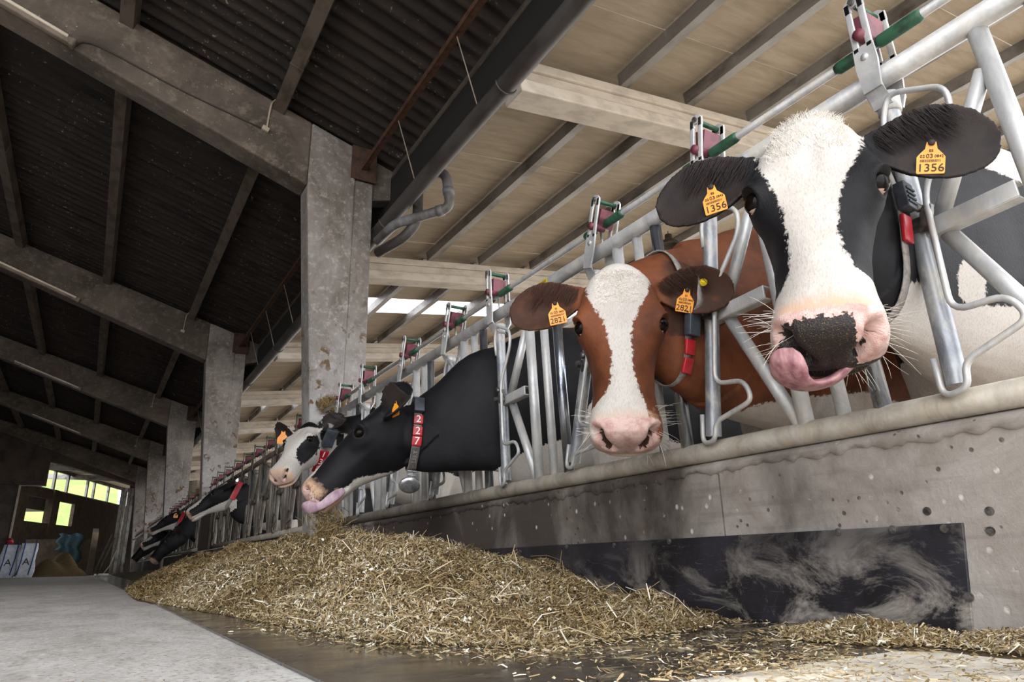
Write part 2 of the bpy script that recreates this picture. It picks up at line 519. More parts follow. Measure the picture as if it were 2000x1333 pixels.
def copy_tree(o, parent=None, delta=(0, 0, 0)):
    c = o.copy(); COL.objects.link(c)
    c.parent = parent
    c.location = Vector(o.location)+Vector(delta)
    for ch in o.children: copy_tree(ch, c)
    return c

def bez(pts, per=8):
    """smooth polyline through control points (Catmull-Rom)"""
    P = [Vector(p) for p in pts]
    P = [P[0]*2-P[1]]+P+[P[-1]*2-P[-2]]
    out = []
    for i in range(1, len(P)-2):
        for k in range(per):
            t = k/per
            a, b_, c, d = P[i-1], P[i], P[i+1], P[i+2]
            out.append(0.5*((2*b_)+(c-a)*t+(2*a-5*b_+4*c-d)*t*t+(3*b_-a-3*c+d)*t**3))
    out.append(P[-2])
    return out

def fillet(pts, r=0.03, n=4):
    """polyline with rounded corners, for bent rod"""
    P = [Vector(p) for p in pts]
    out = [P[0]]
    for i in range(1, len(P)-1):
        a = (P[i-1]-P[i]); b_ = (P[i+1]-P[i])
        ra = min(r, a.length*0.45, b_.length*0.45)
        s0 = P[i]+a.normalized()*ra; s1 = P[i]+b_.normalized()*ra
        for k in range(n+1):
            t = k/n
            out.append(s0*(1-t)**2+P[i]*2*t*(1-t)+s1*t*t)
    out.append(P[-1])
    return out

def text_mesh(txt, size, M4, mb, mi=0, align='CENTER', depth=0.0006, sx=1.0):
    """append lettering to a mesh builder; M4 places the text plane"""
    cu = bpy.data.curves.new('txt', 'FONT')
    cu.body = txt; cu.size = size; cu.align_x = align; cu.align_y = 'CENTER'
    cu.extrude = depth; cu.resolution_u = 3
    ob = bpy.data.objects.new('txt', cu)
    COL.objects.link(ob)
    dg = bpy.context.evaluated_depsgraph_get()
    me = bpy.data.meshes.new_from_object(ob.evaluated_get(dg))
    mb.add([M4 @ Vector((v.co.x*sx, v.co.y, v.co.z)) for v in me.vertices], [tuple(p.vertices) for p in me.polygons], mi)
    bpy.data.meshes.remove(me)
    bpy.data.objects.remove(ob); bpy.data.curves.remove(cu)

# ------------------------------------------------------------------ the building
Y_NEAR, Y_END = -1.3, 37.2
FRAMES = [6.6, 14.05, 21.55, 29.05, 36.55]
TH = 0.30
WALL_X = 1.81

def struct(name, mb, mats, parent=None, bevel=0.0, label=None, cat=None):
    o = mb.build(name, mats, parent, bevel)
    if parent is None:
        o['kind'] = 'structure'
        if label: o['label'] = label
    return o

# ground: alley floor, pen floor, yard outside
mb = MB(); mb.bbox(-14, 2.0, -60, Y_END+0.3, -0.3, 0.0)
floor = struct('floor', mb, 'floor_concrete', label='pale dusty concrete feed alley floor')
mb = MB(); mb.bbox(2.0, 13.5, -60, 60, -0.3, 0.0)
struct('floor_pen', mb, 'pen_concrete', label='grey concrete floor of the cow pen behind the feed fence')
mb = MB(); mb.bbox(-120, 13.5, Y_END+0.3, 160, -0.34, -0.01); mb.bbox(13.5, 140, -60, 160, -0.34, -0.02); mb.bbox(-140, -14, -60, Y_END+0.3, -0.34, -0.02)
struct('floor_yard', mb, 'yard_concrete', label='pale concrete yard outside the barn')

# black coated feed table: plates set into the floor along the wall
PLATE_Y = [0.93, 3.43, 5.93, 8.43, 10.93, 15.93, 20.93, 25.93, 30.93, 35.0]
for i in range(len(PLATE_Y)-1):
    mb = MB(); mb.bbox(0.378, WALL_X+0.02, PLATE_Y[i]+0.002, PLATE_Y[i+1]-0.002, -0.01, 0.006)
    o = mb.build('feed_table_plate', 'feed_table_black', floor)

# ---- feed wall with lip, black protection panel and bolts
mb = MB()
prof = [(WALL_X, 0.0), (WALL_X, 0.475), (WALL_X+0.012, 0.497), (WALL_X+0.05, 0.505), (WALL_X+0.17, 0.505), (WALL_X+0.19, 0.49), (WALL_X+0.19, 0.0)]
YB = [Y_NEAR-1.0, 1.66, 4.6]+[y for f in FRAMES for y in (f, f+TH)]+[Y_END]
segs = [(YB[0], 1.66), (1.66, 4.6), (4.6, 6.6)]+[(FRAMES[i]+TH, FRAMES[i+1]) for i in range(4)]
feed_wall = empty('wall_feed'); feed_wall['kind'] = 'structure'; feed_wall['label'] = 'low concrete feed wall under the headlock fence'
for a, b_ in segs:
    mb = MB(); mb.prism(prof, a+0.004, b_-0.004)
    mb.build('wall_block', 'feed_wall_concrete', feed_wall)
# mortar bead smeared along the wall crown under the rail
def lip(a, b_):
    mb = MB(); n = int((b_-a)/0.016); vs = []; fs = []
    for i in range(n+1):
        y = a+(b_-a)*i/n
        d = 0.013+0.004*math.sin(y*3.3)+0.004*math.sin(y*23.1+1+3*math.sin(y*1.7))+0.004*math.sin(y*67+3*math.sin(y*9))+random.uniform(-0.004, 0.006)
        low = 0.482-max(0, d)*1.1
        for x, z in ((WALL_X+0.03, 0.515), (WALL_X+0.002, 0.505), (WALL_X-0.010, 0.492), (WALL_X-0.007, low+0.005), (WALL_X+0.003, low)):
            vs.append((x, y, z))
    for i in range(n):
        for k in range(4):
            fs.append((i*5+k, i*5+k+1, (i+1)*5+k+1, (i+1)*5+k))
    mb.add(vs, fs, 0, True)
    mb.build('mortar_lip', 'feed_wall_concrete', feed_wall)
lip(Y_NEAR-1.0, 6.58)
for a, b_ in ((0.905, 4.58), (4.60, 6.58)):
    mb = MB()
    dy = 0.03 if a < 1 else 0.0
    p = [(a+dy, 0.006), (b_, 0.006), (b_, 0.262), (a, 0.262)]
    mb.prism(p, WALL_X-0.009, WALL_X, axis='x')
    pn = mb.build('protection_panel', 'black_panel', feed_wall, 0.002)
    pn['label'] = 'black scuffed plastic panel screwed to the wall'
def bolt_at(y, z, x, parent):
    mb = MB()
    mb.tube([(x+0.004, y, z), (x-0.002, y, z)], 0.0105, 14, hard=True)
    mb.tube([(x-0.001, y, z), (x-0.006, y, z)], 0.0062, 6, hard=True)
    return mb.build('panel_bolt', 'bolt_steel', parent)
def wall_hit(px, py, X):
    d = fw + r2*((px-1000)/F_PX) - u2*((py-666.5)/F_PX)
    t = (X-CAM.x)/d.x
    return CAM + d*t
for px, py in ((1845, 1033), (1743, 1035), (1637, 1040), (1447, 1052), (1307, 1058), (1200, 1066), (1107, 1068), (1892, 1167)):
    q = wall_hit(px, py, WALL_X-0.009)
    bolt_at(q.y, q.z, WALL_X-0.009, feed_wall)
for y in (2.95, 3.5, 4.1): bolt_at(y, 0.24, WALL_X-0.009, feed_wall)
for px, py in ((1811, 999), (1933, 999), (1935, 1038)):
    q = wall_hit(px, py, WALL_X); bolt_at(q.y, q.z, WALL_X, feed_wall)

# ---- concrete portal frames
RIDGE_X = -6.0
def ztop(x): return 4.71-0.31*(x-1.94)
def zbot(x): return 4.08-0.36*(x-1.47)
FRAME_NAMES = ['nearest concrete portal frame, with mud-spattered column beside the black cow',
               'second concrete portal frame from the camera, seen left of the nearest column',
               'third concrete portal frame from the camera along the alley',
               'fourth concrete portal frame from the camera along the alley',
               'last concrete portal frame, above the far end opening']
def mirror_poly(poly): return [(2*RIDGE_X-x, z) for x, z in poly][::-1]
def make_frame():
    root = empty('portal_frame')
    inner = [(1.79, 0.0), (1.47, 4.08), (1.47, ztop(1.47)), (1.99, ztop(1.99)), (1.985, 0.0)]
    mb = MB(); mb.prism(inner, 0.0, TH)
    mb.build('column', 'column_concrete', root, 0.018)
    outer = [(1.985, 0.0), (1.985, 4.30), (2.20, 4.30), (2.23, 0.0)]
    mb = MB(); mb.prism(outer, 0.022, TH-0.022)
    mb.build('column_rib', 'column_concrete', root, 0.012)
    corbel = [(1.99, 4.02), (1.99, ztop(1.99)), (2.60, ztop(2.60)), (2.60, 4.22), (2.24, 4.12)]
    mb = MB(); mb.prism(corbel, 0.05, TH-0.05)
    mb.build('corbel', 'frame_concrete', root, 0.012)
    rafter = [(1.47, 4.08), (1.47, ztop(1.47)), (RIDGE_X, ztop(RIDGE_X)), (RIDGE_X, zbot(RIDGE_X))]
    mb = MB(); mb.prism(rafter, 0.0, TH)
    mb.build('rafter', 'frame_concrete', root, 0.02)
    mb = MB(); mb.prism(mirror_poly(rafter), 0.0, TH); mb.build('rafter', 'frame_concrete', root, 0.02)
    mb = MB(); mb.prism(mirror_poly(inner), 0.0, TH); mb.build('column', 'column_concrete', root, 0.018)
    # rusty hanger plate on the outside end of the rafter
    mb = MB(); mb.bbox(1.93, 2.22, -0.012, 0.002, 4.30, 4.72); mb.bbox(1.93, 2.22, -0.012, 0.06, 4.70, 4.72)
    mb.build('hanger_plate', 'rust_dark', root)
    return root
frames = []
proto = make_frame()
for i, y in enumerate(FRAMES):
    o = proto if i == 0 else copy_tree(proto)
    o.location = (0, y, 0)
    tag(o, FRAME_NAMES[i], 'portal frame', 'concrete portal frames')
    frames.append(o)
# wad of straw stuck to the nearest column where the rail meets it
# ---- main roof: purlins, lapped corrugated sheets
roof = empty('ceiling_main'); roof['kind'] = 'structure'; roof['label'] = 'dark corrugated roof over the feed alley'
PUR_X = [2.50, 1.12, -0.38, -1.80, -3.25, -4.70]
def roofz(x): return ztop(x)+0.02
slope = math.atan(0.31)
Rs = Matrix.Rotation(slope, 3, 'Y')
Rm_ = Matrix.Rotation(-slope, 3, 'Y')
pur_proto = None
bays = [(Y_NEAR, FRAMES[0])]+[(FRAMES[i], FRAMES[i+1]) for i in range(4)]
for a, b_ in bays:
    for x in PUR_X:
        L = b_-a
        mb = MB()
        mb.box((0, 0, 0), (0.13, L-0.006, 0.15), Rs)
        k = 0.9
        while k < L-0.3:       # cast joints round the beam
            mb.box((0, -L/2+k, -0.001), (0.142, 0.02, 0.162), Rs)
            k += 1.55
        o = mb.build('roof_purlin', 'dark_purlin', roof)
        o.location = (x, (a+b_)/2, roofz(x)+0.02-0.10+0.03)
# one corrugated sheet, shared by all
WAVE = 0.177; NW = 5
def sheet_mesh(lenx):
    mb = MB(); vs = []; fs = []
    n = NW*8+4
    for j in range(2):
        x = -lenx/2 + lenx*j
        for i in range(n+1):
            y = -NW*WAVE/2 + WAVE*i/8.0
            z = 0.026*math.cos(2*math.pi*y/WAVE)
            vs.append((x, y, z))
    for i in range(n): fs.append((i, i+1, n+1+i+1, n+1+i))
    mb.add(vs, fs, 0, True)
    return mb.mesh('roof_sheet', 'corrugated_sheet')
SL = 1.62
sm = sheet_mesh(SL/math.cos(slope))
cx = 2.66-SL/2
row = 0
while cx > RIDGE_X+0.3:
    y = Y_NEAR+NW*WAVE/2
    while y < Y_END:
        o = link('roof_sheet', sm, roof)
        o.location = (cx, y, roofz(cx)+0.085+(0.012 if row % 2 else 0)+random.uniform(-0.004, 0.004))
        o.rotation_euler = (0, slope+random.uniform(-0.004, 0.004), 0)
        y += NW*WAVE
    cx -= SL-0.12; row += 1
# the far slope beyond the ridge and the far long wall, out of view
mb = MB()
mb.add([(RIDGE_X-0.2, Y_NEAR, roofz(RIDGE_X)+0.2), (RIDGE_X-0.2, Y_END, roofz(RIDGE_X)+0.2), (-14.8, Y_END, roofz(2.8)+0.2), (-14.8, Y_NEAR, roofz(2.8)+0.2)], [(0, 1, 2, 3)])
mb.add([(RIDGE_X+0.6, Y_NEAR, roofz(RIDGE_X)+0.07), (RIDGE_X+0.6, Y_END, roofz(RIDGE_X)+0.07), (RIDGE_X-0.25, Y_END, roofz(RIDGE_X)+0.22), (RIDGE_X-0.25, Y_NEAR, roofz(RIDGE_X)+0.22)], [(0, 1, 2, 3)])
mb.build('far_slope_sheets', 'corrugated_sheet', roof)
mb = MB(); mb.bbox(-14.3, -14.0, Y_NEAR, Y_END, 0, 4.6)
struct('wall_left', mb, 'plaster_dark', label='dark plastered long wall on the far side of the barn')

# ---- eaves: gutter, rusty tie bar with wires, gap board, downpipes
gut = empty('eaves_gutter')
tag(gut, 'long dark half-round gutter hung under the eaves by wires', 'gutter')
GX, GZ, GR = 2.33, 3.80, 0.085
k = 0
y = Y_NEAR
while y < Y_END-1:
    L = 2.6
    mb = MB(); vs = []; fs = []; n = 14
    for j in range(2):
        for i in range(n+1):
            a = math.pi*i/n
            vs.append((GX+GR*math.cos(a), y+L*j, GZ-GR*math.sin(a)))
        for i in range(n+1):
            a = math.pi*i/n
            vs.append((GX+(GR-0.006)*math.cos(a), y+L*j, GZ-(GR-0.006)*math.sin(a)))
    m = 2*(n+1)
    for i in range(n):
        fs.append((i, i+1, m+i+1, m+i)); fs.append((n+1+i, m+n+1+i, m+n+2+i, n+2+i))
    fs.append((0, m, m+n+1, n+1)); fs.append((n, 2*n+1, m+2*n+1, m+n))
    mb.add(vs, fs, 0, True)
    mb.build('gutter_length', 'gutter_grey', gut)
    mb = MB()
    ring = [(GX+(GR+0.006)*math.cos(a), y+L-0.03, GZ-(GR+0.006)*math.sin(a)) for a in [math.pi*i/12 for i in range(13)]]
    mb.tube(ring, 0.009, 6)
    mb.build('joint_collar', 'gutter_grey', gut)
    y += L
for fy, nexty in bays:
    pass
bar = empty('tie_bar')
tag(bar, 'rusty angle-iron bar running under the eaves above the gutter', 'bar')
for a, b_ in bays:
    mb = MB(); mb.box((2.05, (a+b_)/2, 4.46), (0.012, b_-a-0.03, 0.06)); mb.box((2.08, (a+b_)/2, 4.436), (0.055, b_-a-0.03, 0.012))
    mb.build('angle_iron', 'rust', bar)
    y = b_-1.05
    while y > a:
        mb = MB(); mb.tube([(2.07, y, 4.44), (2.16, y, 4.15), (2.26, y-0.01, 3.80)], 0.006, 5)
        mb.build('hanger_wire', 'wire_pale', bar)
        y -= 1.32
mb = MB(); mb.bbox(2.42, 2.45, Y_NEAR, Y_END, 3.94, 4.44)  # black board added so the gap under the eaves stays dark
struct('trim_1', mb, 'black_void', label='black board added to fill the dark gap behind the gutter')

def pipe(name, pts, r, label, matn='pvc_grey', rr=0.09, collars=()):
    root = empty(name); tag(root, label, 'pipe')
    P = fillet(pts, rr, 6)
    MB().tube(P, r, 18).build('pipe_run', matn, root)
    for a, d in collars:
        a = Vector(a); d = Vector(d).normalized()
        MB().tube([a-d*0.035, a+d*0.035], r+0.008, 18).build('pipe_collar', matn, root)
    return root
for n_, y0 in (('near', 6.28),):
    pipe('downpipe', [(2.47, 5.80, 4.08), (2.66, 5.67, 4.08), (2.715, 5.67, 3.68), (2.30, 6.15, 3.61), (2.26, 6.56, 3.58)], 0.052,
         'grey plastic downpipe with bends beside the nearest column head', 'pvc_grey', 0.10, [((2.690, 5.67, 3.86), (0.055, 0, -0.4)), ((2.64, 5.757, 3.667), (-0.415, 0.48, -0.07))])
    pipe('drain_pipe', [(2.50, 6.02, 3.98), (2.50, 6.02, 3.62), (2.40, 6.15, 3.47), (2.27, 6.56, 3.44)], 0.055,
         'dark drain pipe bending behind the grey downpipe', 'gutter_grey', 0.09)

# ---- lean-to roof over the pens
lean = empty('ceiling_lean_to'); lean['kind'] = 'structure'; lean['label'] = 'pale fibre-board lean-to roof over the pens'
K = 1.18
def leanz(x): return 0.194+K*3.346+0.134*(x-2.25*K)
ls = math.atan(0.134)
Rl = Matrix.Rotation(-ls, 3, 'Y')
LX0, LX1 = 2.465, 13.2
RAFT_Y = [K*(3.30+3.6*k) for k in range(-1, 8)]
for i, y in enumerate(RAFT_Y):
    if y < Y_NEAR-0.3: continue
    root = empty('lean_rafter')
    tag(root, 'pale concrete lean-to rafter', 'beam', 'pale lean-to rafters')
    mid = (LX0+LX1)/2; Lr = (LX1-LX0)/math.cos(ls)
    z = leanz(mid)
    def bx(dz0, dz1, w, nm):
        mb = MB(); mb.box((0, 0, 0), (Lr, w, dz1-dz0))
        o = mb.build(nm, 'lean_rafter', root, 0.012)
        o.location = (mid, y+0.10, z-(-dz1-dz0)/2*1.0); o.rotation_euler = (0, -ls, 0)
    bx(-0.088, 0.0, 0.235, 'top_flange')
    bx(-0.20, -0.088, 0.18, 'web')
    bx(-0.32, -0.20, 0.26, 'bottom_flange')
    nm = {0: 'nearest', 1: 'nearest', 2: 'second nearest', 3: 'third nearest'}
    o = root
lean_rafters = [o for o in COL.objects if o.name.startswith('lean_rafter') and o.type == 'EMPTY']
ordn = ['first', 'second', 'third', 'fourth', 'fifth', 'sixth', 'seventh', 'eighth', 'ninth', 'tenth', 'eleventh']
lr_vis = [o for o in lean_rafters]
for i, o in enumerate(lr_vis):
    # rafter list starts with the one behind the picture edge
    o['label'] = ('pale lean-to rafter overhead, just outside the picture' if i == 0 else
                  'pale lean-to rafter, %s from the camera, rising right from the gutter' % ordn[i-1])
LPX = [2.62]+[K*v for v in (3.04, 3.74, 4.50, 5.24, 5.98, 6.72, 7.46, 8.20, 8.94, 9.68, 10.42, 11.0)]
for x in LPX:
    ys = [Y_NEAR]+[y+0.10 for y in RAFT_Y if y > Y_NEAR]+[Y_END]
    for a, b_ in zip(ys[:-1], ys[1:]):
        mb = MB()
        mb.bbox(-0.045, 0.045, -(b_-a)/2+0.1, (b_-a)/2-0.1, -0.008, 0.0)
        mb.bbox(-0.05, -0.042, -(b_-a)/2+0.1, (b_-a)/2-0.1, -0.008, 0.115)
        mb.bbox(0.0, 0.05, -(b_-a)/2+0.1, (b_-a)/2-0.1, 0.105, 0.115)
        o = mb.build('lean_purlin', 'steel_purlin', lean)
        o.location = (x, (a+b_)/2, leanz(x)+0.005)
        o.rotation_euler = (0, -ls, 0)
# boards with joints, translucent strips between
SKY = [(K*a, K*b_) for a, b_ in ((8.58, 9.20), (15.55, 16.25), (22.75, 23.45))]
cuts = [Y_NEAR]
for a, b_ in SKY:
    n = max(1, round((a-cuts[-1])/1.18))
    c0 = cuts[-1]
    cuts += [c0+(a-c0)*i/n for i in range(1, n+1)]
    cuts.append(b_)
n = round((Y_END-cuts[-1])/1.18); c0 = cuts[-1]
cuts += [c0+(Y_END-c0)*i/n for i in range(1, n+1)]
sky_set = {round(a, 3) for a, _ in SKY}
xr = [2.44, 4.55, 6.3, 8.05, 9.8, 11.5, 13.2]
board_cache = {}
for j in range(len(xr)-1):
    xa, xb = xr[j], xr[j+1]
    for a, b_ in zip(cuts[:-1], cuts[1:]):
        w = round(b_-a, 3); Lb = (xb-xa)/math.cos(ls)+0.03
        key = (round(Lb, 2), w)
        if key not in board_cache:
            mb = MB(); mb.box((0, 0, 0), (Lb, w-0.008, 0.022))
            board_cache[key] = mb
        is_sky = round(a, 3) in sky_set
        mk = key+(is_sky,)
        if mk not in board_cache:
            board_cache[mk] = board_cache[key].mesh('skylight_pane' if is_sky else 'roof_board', 'skylight_sheet' if is_sky else 'lean_sheet')
        o = link('skylight_pane' if is_sky else 'roof_board', board_cache[mk], lean)
        xm = (xa+xb)/2
        o.location = (xm, (a+b_)/2, leanz(xm)+0.14+(0.0 if is_sky else random.uniform(0, 0.006)))
        o.rotation_euler = (random.uniform(-0.003, 0.003), -ls, 0)
# steel posts along the open side of the lean-to
for i, y in enumerate([y+0.10 for y in RAFT_Y if y > 0]):
    mb = MB(); mb.bbox(12.5, 12.7, y-0.1, y+0.1, 0, leanz(12.5)-0.345)
    o = mb.build('lean_to_post', 'lean_rafter', None, 0.01)
    tag(o, 'square post under the open outer edge of the lean-to roof, %s from the camera' % ordn[i], 'post', 'outer lean-to posts')

# ------------------------------------------------------------------ headlock fences
FX, PITCH, PZ = 1.816, 0.747, 1.025
ZB, ZT = 0.548, 1.530
def tb(p, r, n=12): return MB().tube([(0, a, b_-PZ) for a, b_ in p], r, n)
CELL = {}
CELL['upper_brace'] = (tb([(-0.045, 1.035), (-0.228, 1.385)], 0.021).mesh('upper_brace', 'galvanised'), 0.010)
CELL['lower_brace'] = (tb([(-0.055, 1.000), (-0.292, ZB)], 0.022).mesh('lower_brace', 'galvanised'), 0.012)
CELL['fixed_bar'] = (tb([(-0.238, ZT), (-0.300, ZB)], 0.025).mesh('fixed_bar', 'galvanised'), 0.010)
CELL['second_bar'] = (tb([(-0.365, ZT), (-0.425, ZB)], 0.021).mesh('second_bar', 'galvanised'), 0.014)
CELL['neck_bar'] = (tb([(-0.482, ZT), (-0.545, ZB)], 0.024).mesh('neck_bar', 'polished_pipe'), 0.012)
def strut_mesh():
    mb = MB()
    R = Matrix.Rotation(math.radians(-3), 3, 'X')
    mb.bevbox((-0.012, -0.125, -0.008), (0.008, 0.235, 0.045), 0.002, R)
    mb.bevbox((0.006, -0.125, -0.030), (0.040, 0.235, 0.006), 0.002, R)
    mb.bevbox((0.006, -0.125, 0.012), (0.040, 0.235, 0.006), 0.002, R)
    return mb.mesh('cross_strut', 'galvanised')
CELL['cross_strut'] = (strut_mesh(), -0.012)
# moving bar and its sub-parts (origin at the pivot)
lock_bar_mesh = MB().tube([(0, 0, 0.40), (0, 0, -0.435)], 0.0265, 16, hard=True).mesh('locking_bar', 'galvanised_worn')
def latch_plate_mesh():
    mb = MB()
    for x in (-0.062, 0.055):
        # slotted plate: two cheeks, cap and foot
        w = 0.030
        mb.bevbox((x, -w+0.010, 0.660), (0.008, 0.020, 0.180), 0.003)
        mb.bevbox((x, w-0.010, 0.660), (0.008, 0.020, 0.180), 0.003)
        pts = [(w*math.cos(a), 0.735+w*math.sin(a)) for a in [math.pi*i/10 for i in range(11)]]
        mb.prism(pts+[(-w, 0.715), (-0.009, 0.715), (-0.009, 0.728), (0.009, 0.728), (0.009, 0.715), (w, 0.715)], x-0.004, x+0.004, axis='x')
        mb.prism([(-w, 0.585), (w, 0.585), (w+0.003, 0.52), (w-0.004, 0.43), (-w+0.004, 0.43), (-w-0.003, 0.52)], x-0.004, x+0.004, axis='x')
        # kinked shoulder down to the collar
        mb.prism([(x-0.004, 0.44), (x+0.004, 0.44), (math.copysign(0.030, x), 0.385), (math.copysign(0.024, x), 0.385)], -0.027, 0.027)
        mb.tube([(x-0.008, 0.0, 0.545), (x+0.008, 0.0, 0.545)], 0.011, 10)
    mb.tube([(0, 0, 0.43), (0, 0, 0.372)], [0.034, 0.031], 16)
    return mb.mesh('latch_plate', 'galvanised')
latch_plate = latch_plate_mesh()
pin_mesh = MB().tube([(-0.055, 0, 0.740), (0.050, 0, 0.740)], 0.010, 10).mesh('latch_pin', 'green_sleeve')
def bolt_head(): 
    return MB().tube([(-0.076, 0, 0.744), (-0.064, 0, 0.744)], 0.010, 6, hard=True).mesh('pin_head', 'bolt_steel')
pin_head = bolt_head()
def red_mesh():
    mb = MB()
    mb.prism([(-0.022, 0.704), (0.024, 0.712), (0.022, 0.628), (-0.012, 0.622)], -0.040, 0.040, axis='x')
    mb.tube([(-0.078, 0.0, 0.622), (0.0, 0.0, 0.622)], 0.017, 12)
    return mb.mesh('red_catch', 'red_latch')
red_catch = red_mesh()
rod_pts = [(-0.022, 0.012, 0.250), (-0.030, 0.014, 0.330), (-0.034, -0.020, 0.415), (-0.040, -0.165, 0.335), (-0.040, -0.165, 0.250),
           (-0.040, -0.052, 0.075), (-0.040, -0.046, -0.262), (-0.040, -0.170, -0.262), (-0.040, -0.205, -0.330), (-0.040, -0.046, -0.392),
           (-0.036, -0.040, -0.455), (-0.020, 0.030, -0.462), (-0.018, 0.034, -0.360)]
guard_rod = MB().tube(fillet(rod_pts, 0.045, 5), 0.0085, 8).mesh('guard_rod', 'galvanised')
def pivot_mesh():
    mb = MB()
    mb.tube([(-0.048, 0.012, 0.0), (-0.024, 0.012, 0.0)], 0.014, 8, hard=True)
    mb.bevbox((-0.026, -0.012, 0.0), (0.008, 0.080, 0.040), 0.002)
    mb.bevbox((-0.034, -0.040, 0.004), (0.018, 0.030, 0.075), 0.003, Matrix.Rotation(0.25, 3, 'X'))
    mb.tube([(-0.046, -0.036, 0.030), (-0.046, -0.022, 0.052)], 0.010, 8)
    return mb.mesh('pivot_bracket', 'bolt_steel')
pivot_bracket = pivot_mesh()
sleeve_mesh = None

def soil(o):
    o.material_slots[0].link = 'OBJECT'; o.material_slots[0].material = MATS['dirty_pipe']
def make_cell(root, yk, tilt, dirty=False):
    for nm, (me, dx) in CELL.items():
        o = link(nm if nm not in ('second_bar', 'neck_bar') else 'fixed_bar', me, root)
        o.location = (FX+dx, yk, PZ)
        if dirty and nm != 'neck_bar': soil(o)
        if nm == 'neck_bar': o['label'] = 'fixed bar rubbed shiny by necks'
    lb = link('locking_bar', lock_bar_mesh, root)
    lb.location = (FX-0.012, yk, PZ)
    lb.rotation_euler = (math.radians(tilt), 0, 0)
    if dirty: soil(lb)
    for nm, me in (('latch_plate', latch_plate), ('latch_pin', pin_mesh), ('pin_head', pin_head), ('red_catch', red_catch), ('guard_rod', guard_rod), ('pivot_bracket', pivot_bracket)):
        o = link(nm, me, lb)
        if dirty and nm in ('latch_plate', 'guard_rod'): soil(o)
        if nm == 'red_catch': o['label'] = 'red plastic catch'
        if nm == 'latch_pin': o['label'] = 'green latch pin'

def make_fence(y0, y1, cells, label, railm):
    root = empty('headlock_fence')
    tag(root, label, 'fence', 'headlock feed fences')
    MB().tube([(FX, y0, ZT), (FX, y1, ZT)], 0.033, 18).build('top_rail', railm, root)
    MB().tube([(FX+0.012, y0, ZB), (FX+0.012, y1, ZB)], 0.035, 18).build('bottom_rail', 'dusty_rail', root)
    rr = MB().tube([(FX-0.012, y0, ZT+0.108), (FX-0.012, y1, ZT+0.108)], 0.0135, 12).build('release_rod', railm, root)
    for yk, tilt in cells:
        make_cell(root, yk, tilt, railm == 'dirty_pipe')
        top_y = yk-math.sin(math.radians(tilt))*0.6
        mb = MB()
        for a, b_ in ((top_y-0.145, top_y-0.01), (top_y+0.05, top_y+0.125)):
            mb.tube([(FX-0.012, a, ZT+0.108), (FX-0.012, a+0.012, ZT+0.108), (FX-0.012, b_-0.012, ZT+0.108), (FX-0.012, b_, ZT+0.108)], [0.016, 0.020, 0.020, 0.016], 10)
        mb.build('green_sleeve', 'green_sleeve', rr)
        mb = MB()
        ring = [(FX-0.012+0.026*math.cos(a), top_y+0.045, ZT+0.108+0.026*math.sin(a)) for a in [math.pi*i/8 for i in range(9)]]
        mb.tube(ring+[(FX-0.038, top_y+0.045, ZT+0.06), (FX-0.034, top_y+0.045, ZT+0.02)], 0.006, 6)
        mb.tube([(FX+0.014, top_y+0.045, ZT+0.108), (FX+0.020, top_y+0.045, ZT+0.02)], 0.006, 6)
        mb.build('rod_clip', 'galvanised', rr)
    return root
tilts = {0: -1, 1: 7, 2: 17, 3: -3, 4: 15, 5: 16, 6: 2, 7: 14, -1: 3, -2: 12}
fence_near = make_fence(Y_NEAR, 6.60, [(0.855+PITCH*k, tilts[k]) for k in range(-2, 8)],
                        'galvanised headlock feed fence holding the four nearest cows', 'galvanised')
for i in range(4):
    a, b_ = FRAMES[i]+TH, FRAMES[i+1]
    cells = []
    y = a+0.66
    while y < b_-0.1:
        cells.append((y, random.choice((1, 14, 2, 13)))); y += PITCH
    if i >= 2: cells = cells[:9]
    make_fence(a, b_, cells, 'dirty headlock feed fence in the %s bay along the alley' % ('second', 'third', 'fourth', 'fifth')[i], 'dirty_pipe')
# yellow warning sticker on the top rail
st = empty('warning_sticker'); tag(st, 'small yellow warning sticker with dark print on the top rail', 'sticker')
def on_rail(y, ang, r=0.0340):
    return Vector((FX-r*math.cos(ang), y, ZT+r*math.sin(ang)))
mb = MB(); vs = []; fs = []
y0 = wall_hit(1057, 562, FX-0.033).y
for j, y in enumerate((y0-0.055, y0+0.055)):
    for i in range(7): vs.append(on_rail(y, -0.75+1.2*i/6))
fs = [(i, i+1, 7+i+1, 7+i) for i in range(6)]
mb.add(vs, fs, 0, True); mb.build('sticker_face', 'sticker_yellow', st)
mb = MB()
for a in (0.28, 0.10, -0.06, -0.42):
    w = 0.046 if a > -0.3 else 0.03
    q = [on_rail(y0+sy*w, a+sa*0.045, 0.0345) for sy, sa in ((-1, -1), (1, -1), (1, 1), (-1, 1))]
    mb.add(q, [(0, 1, 2, 3)])
mb.build('sticker_print', 'sticker_ink', st)

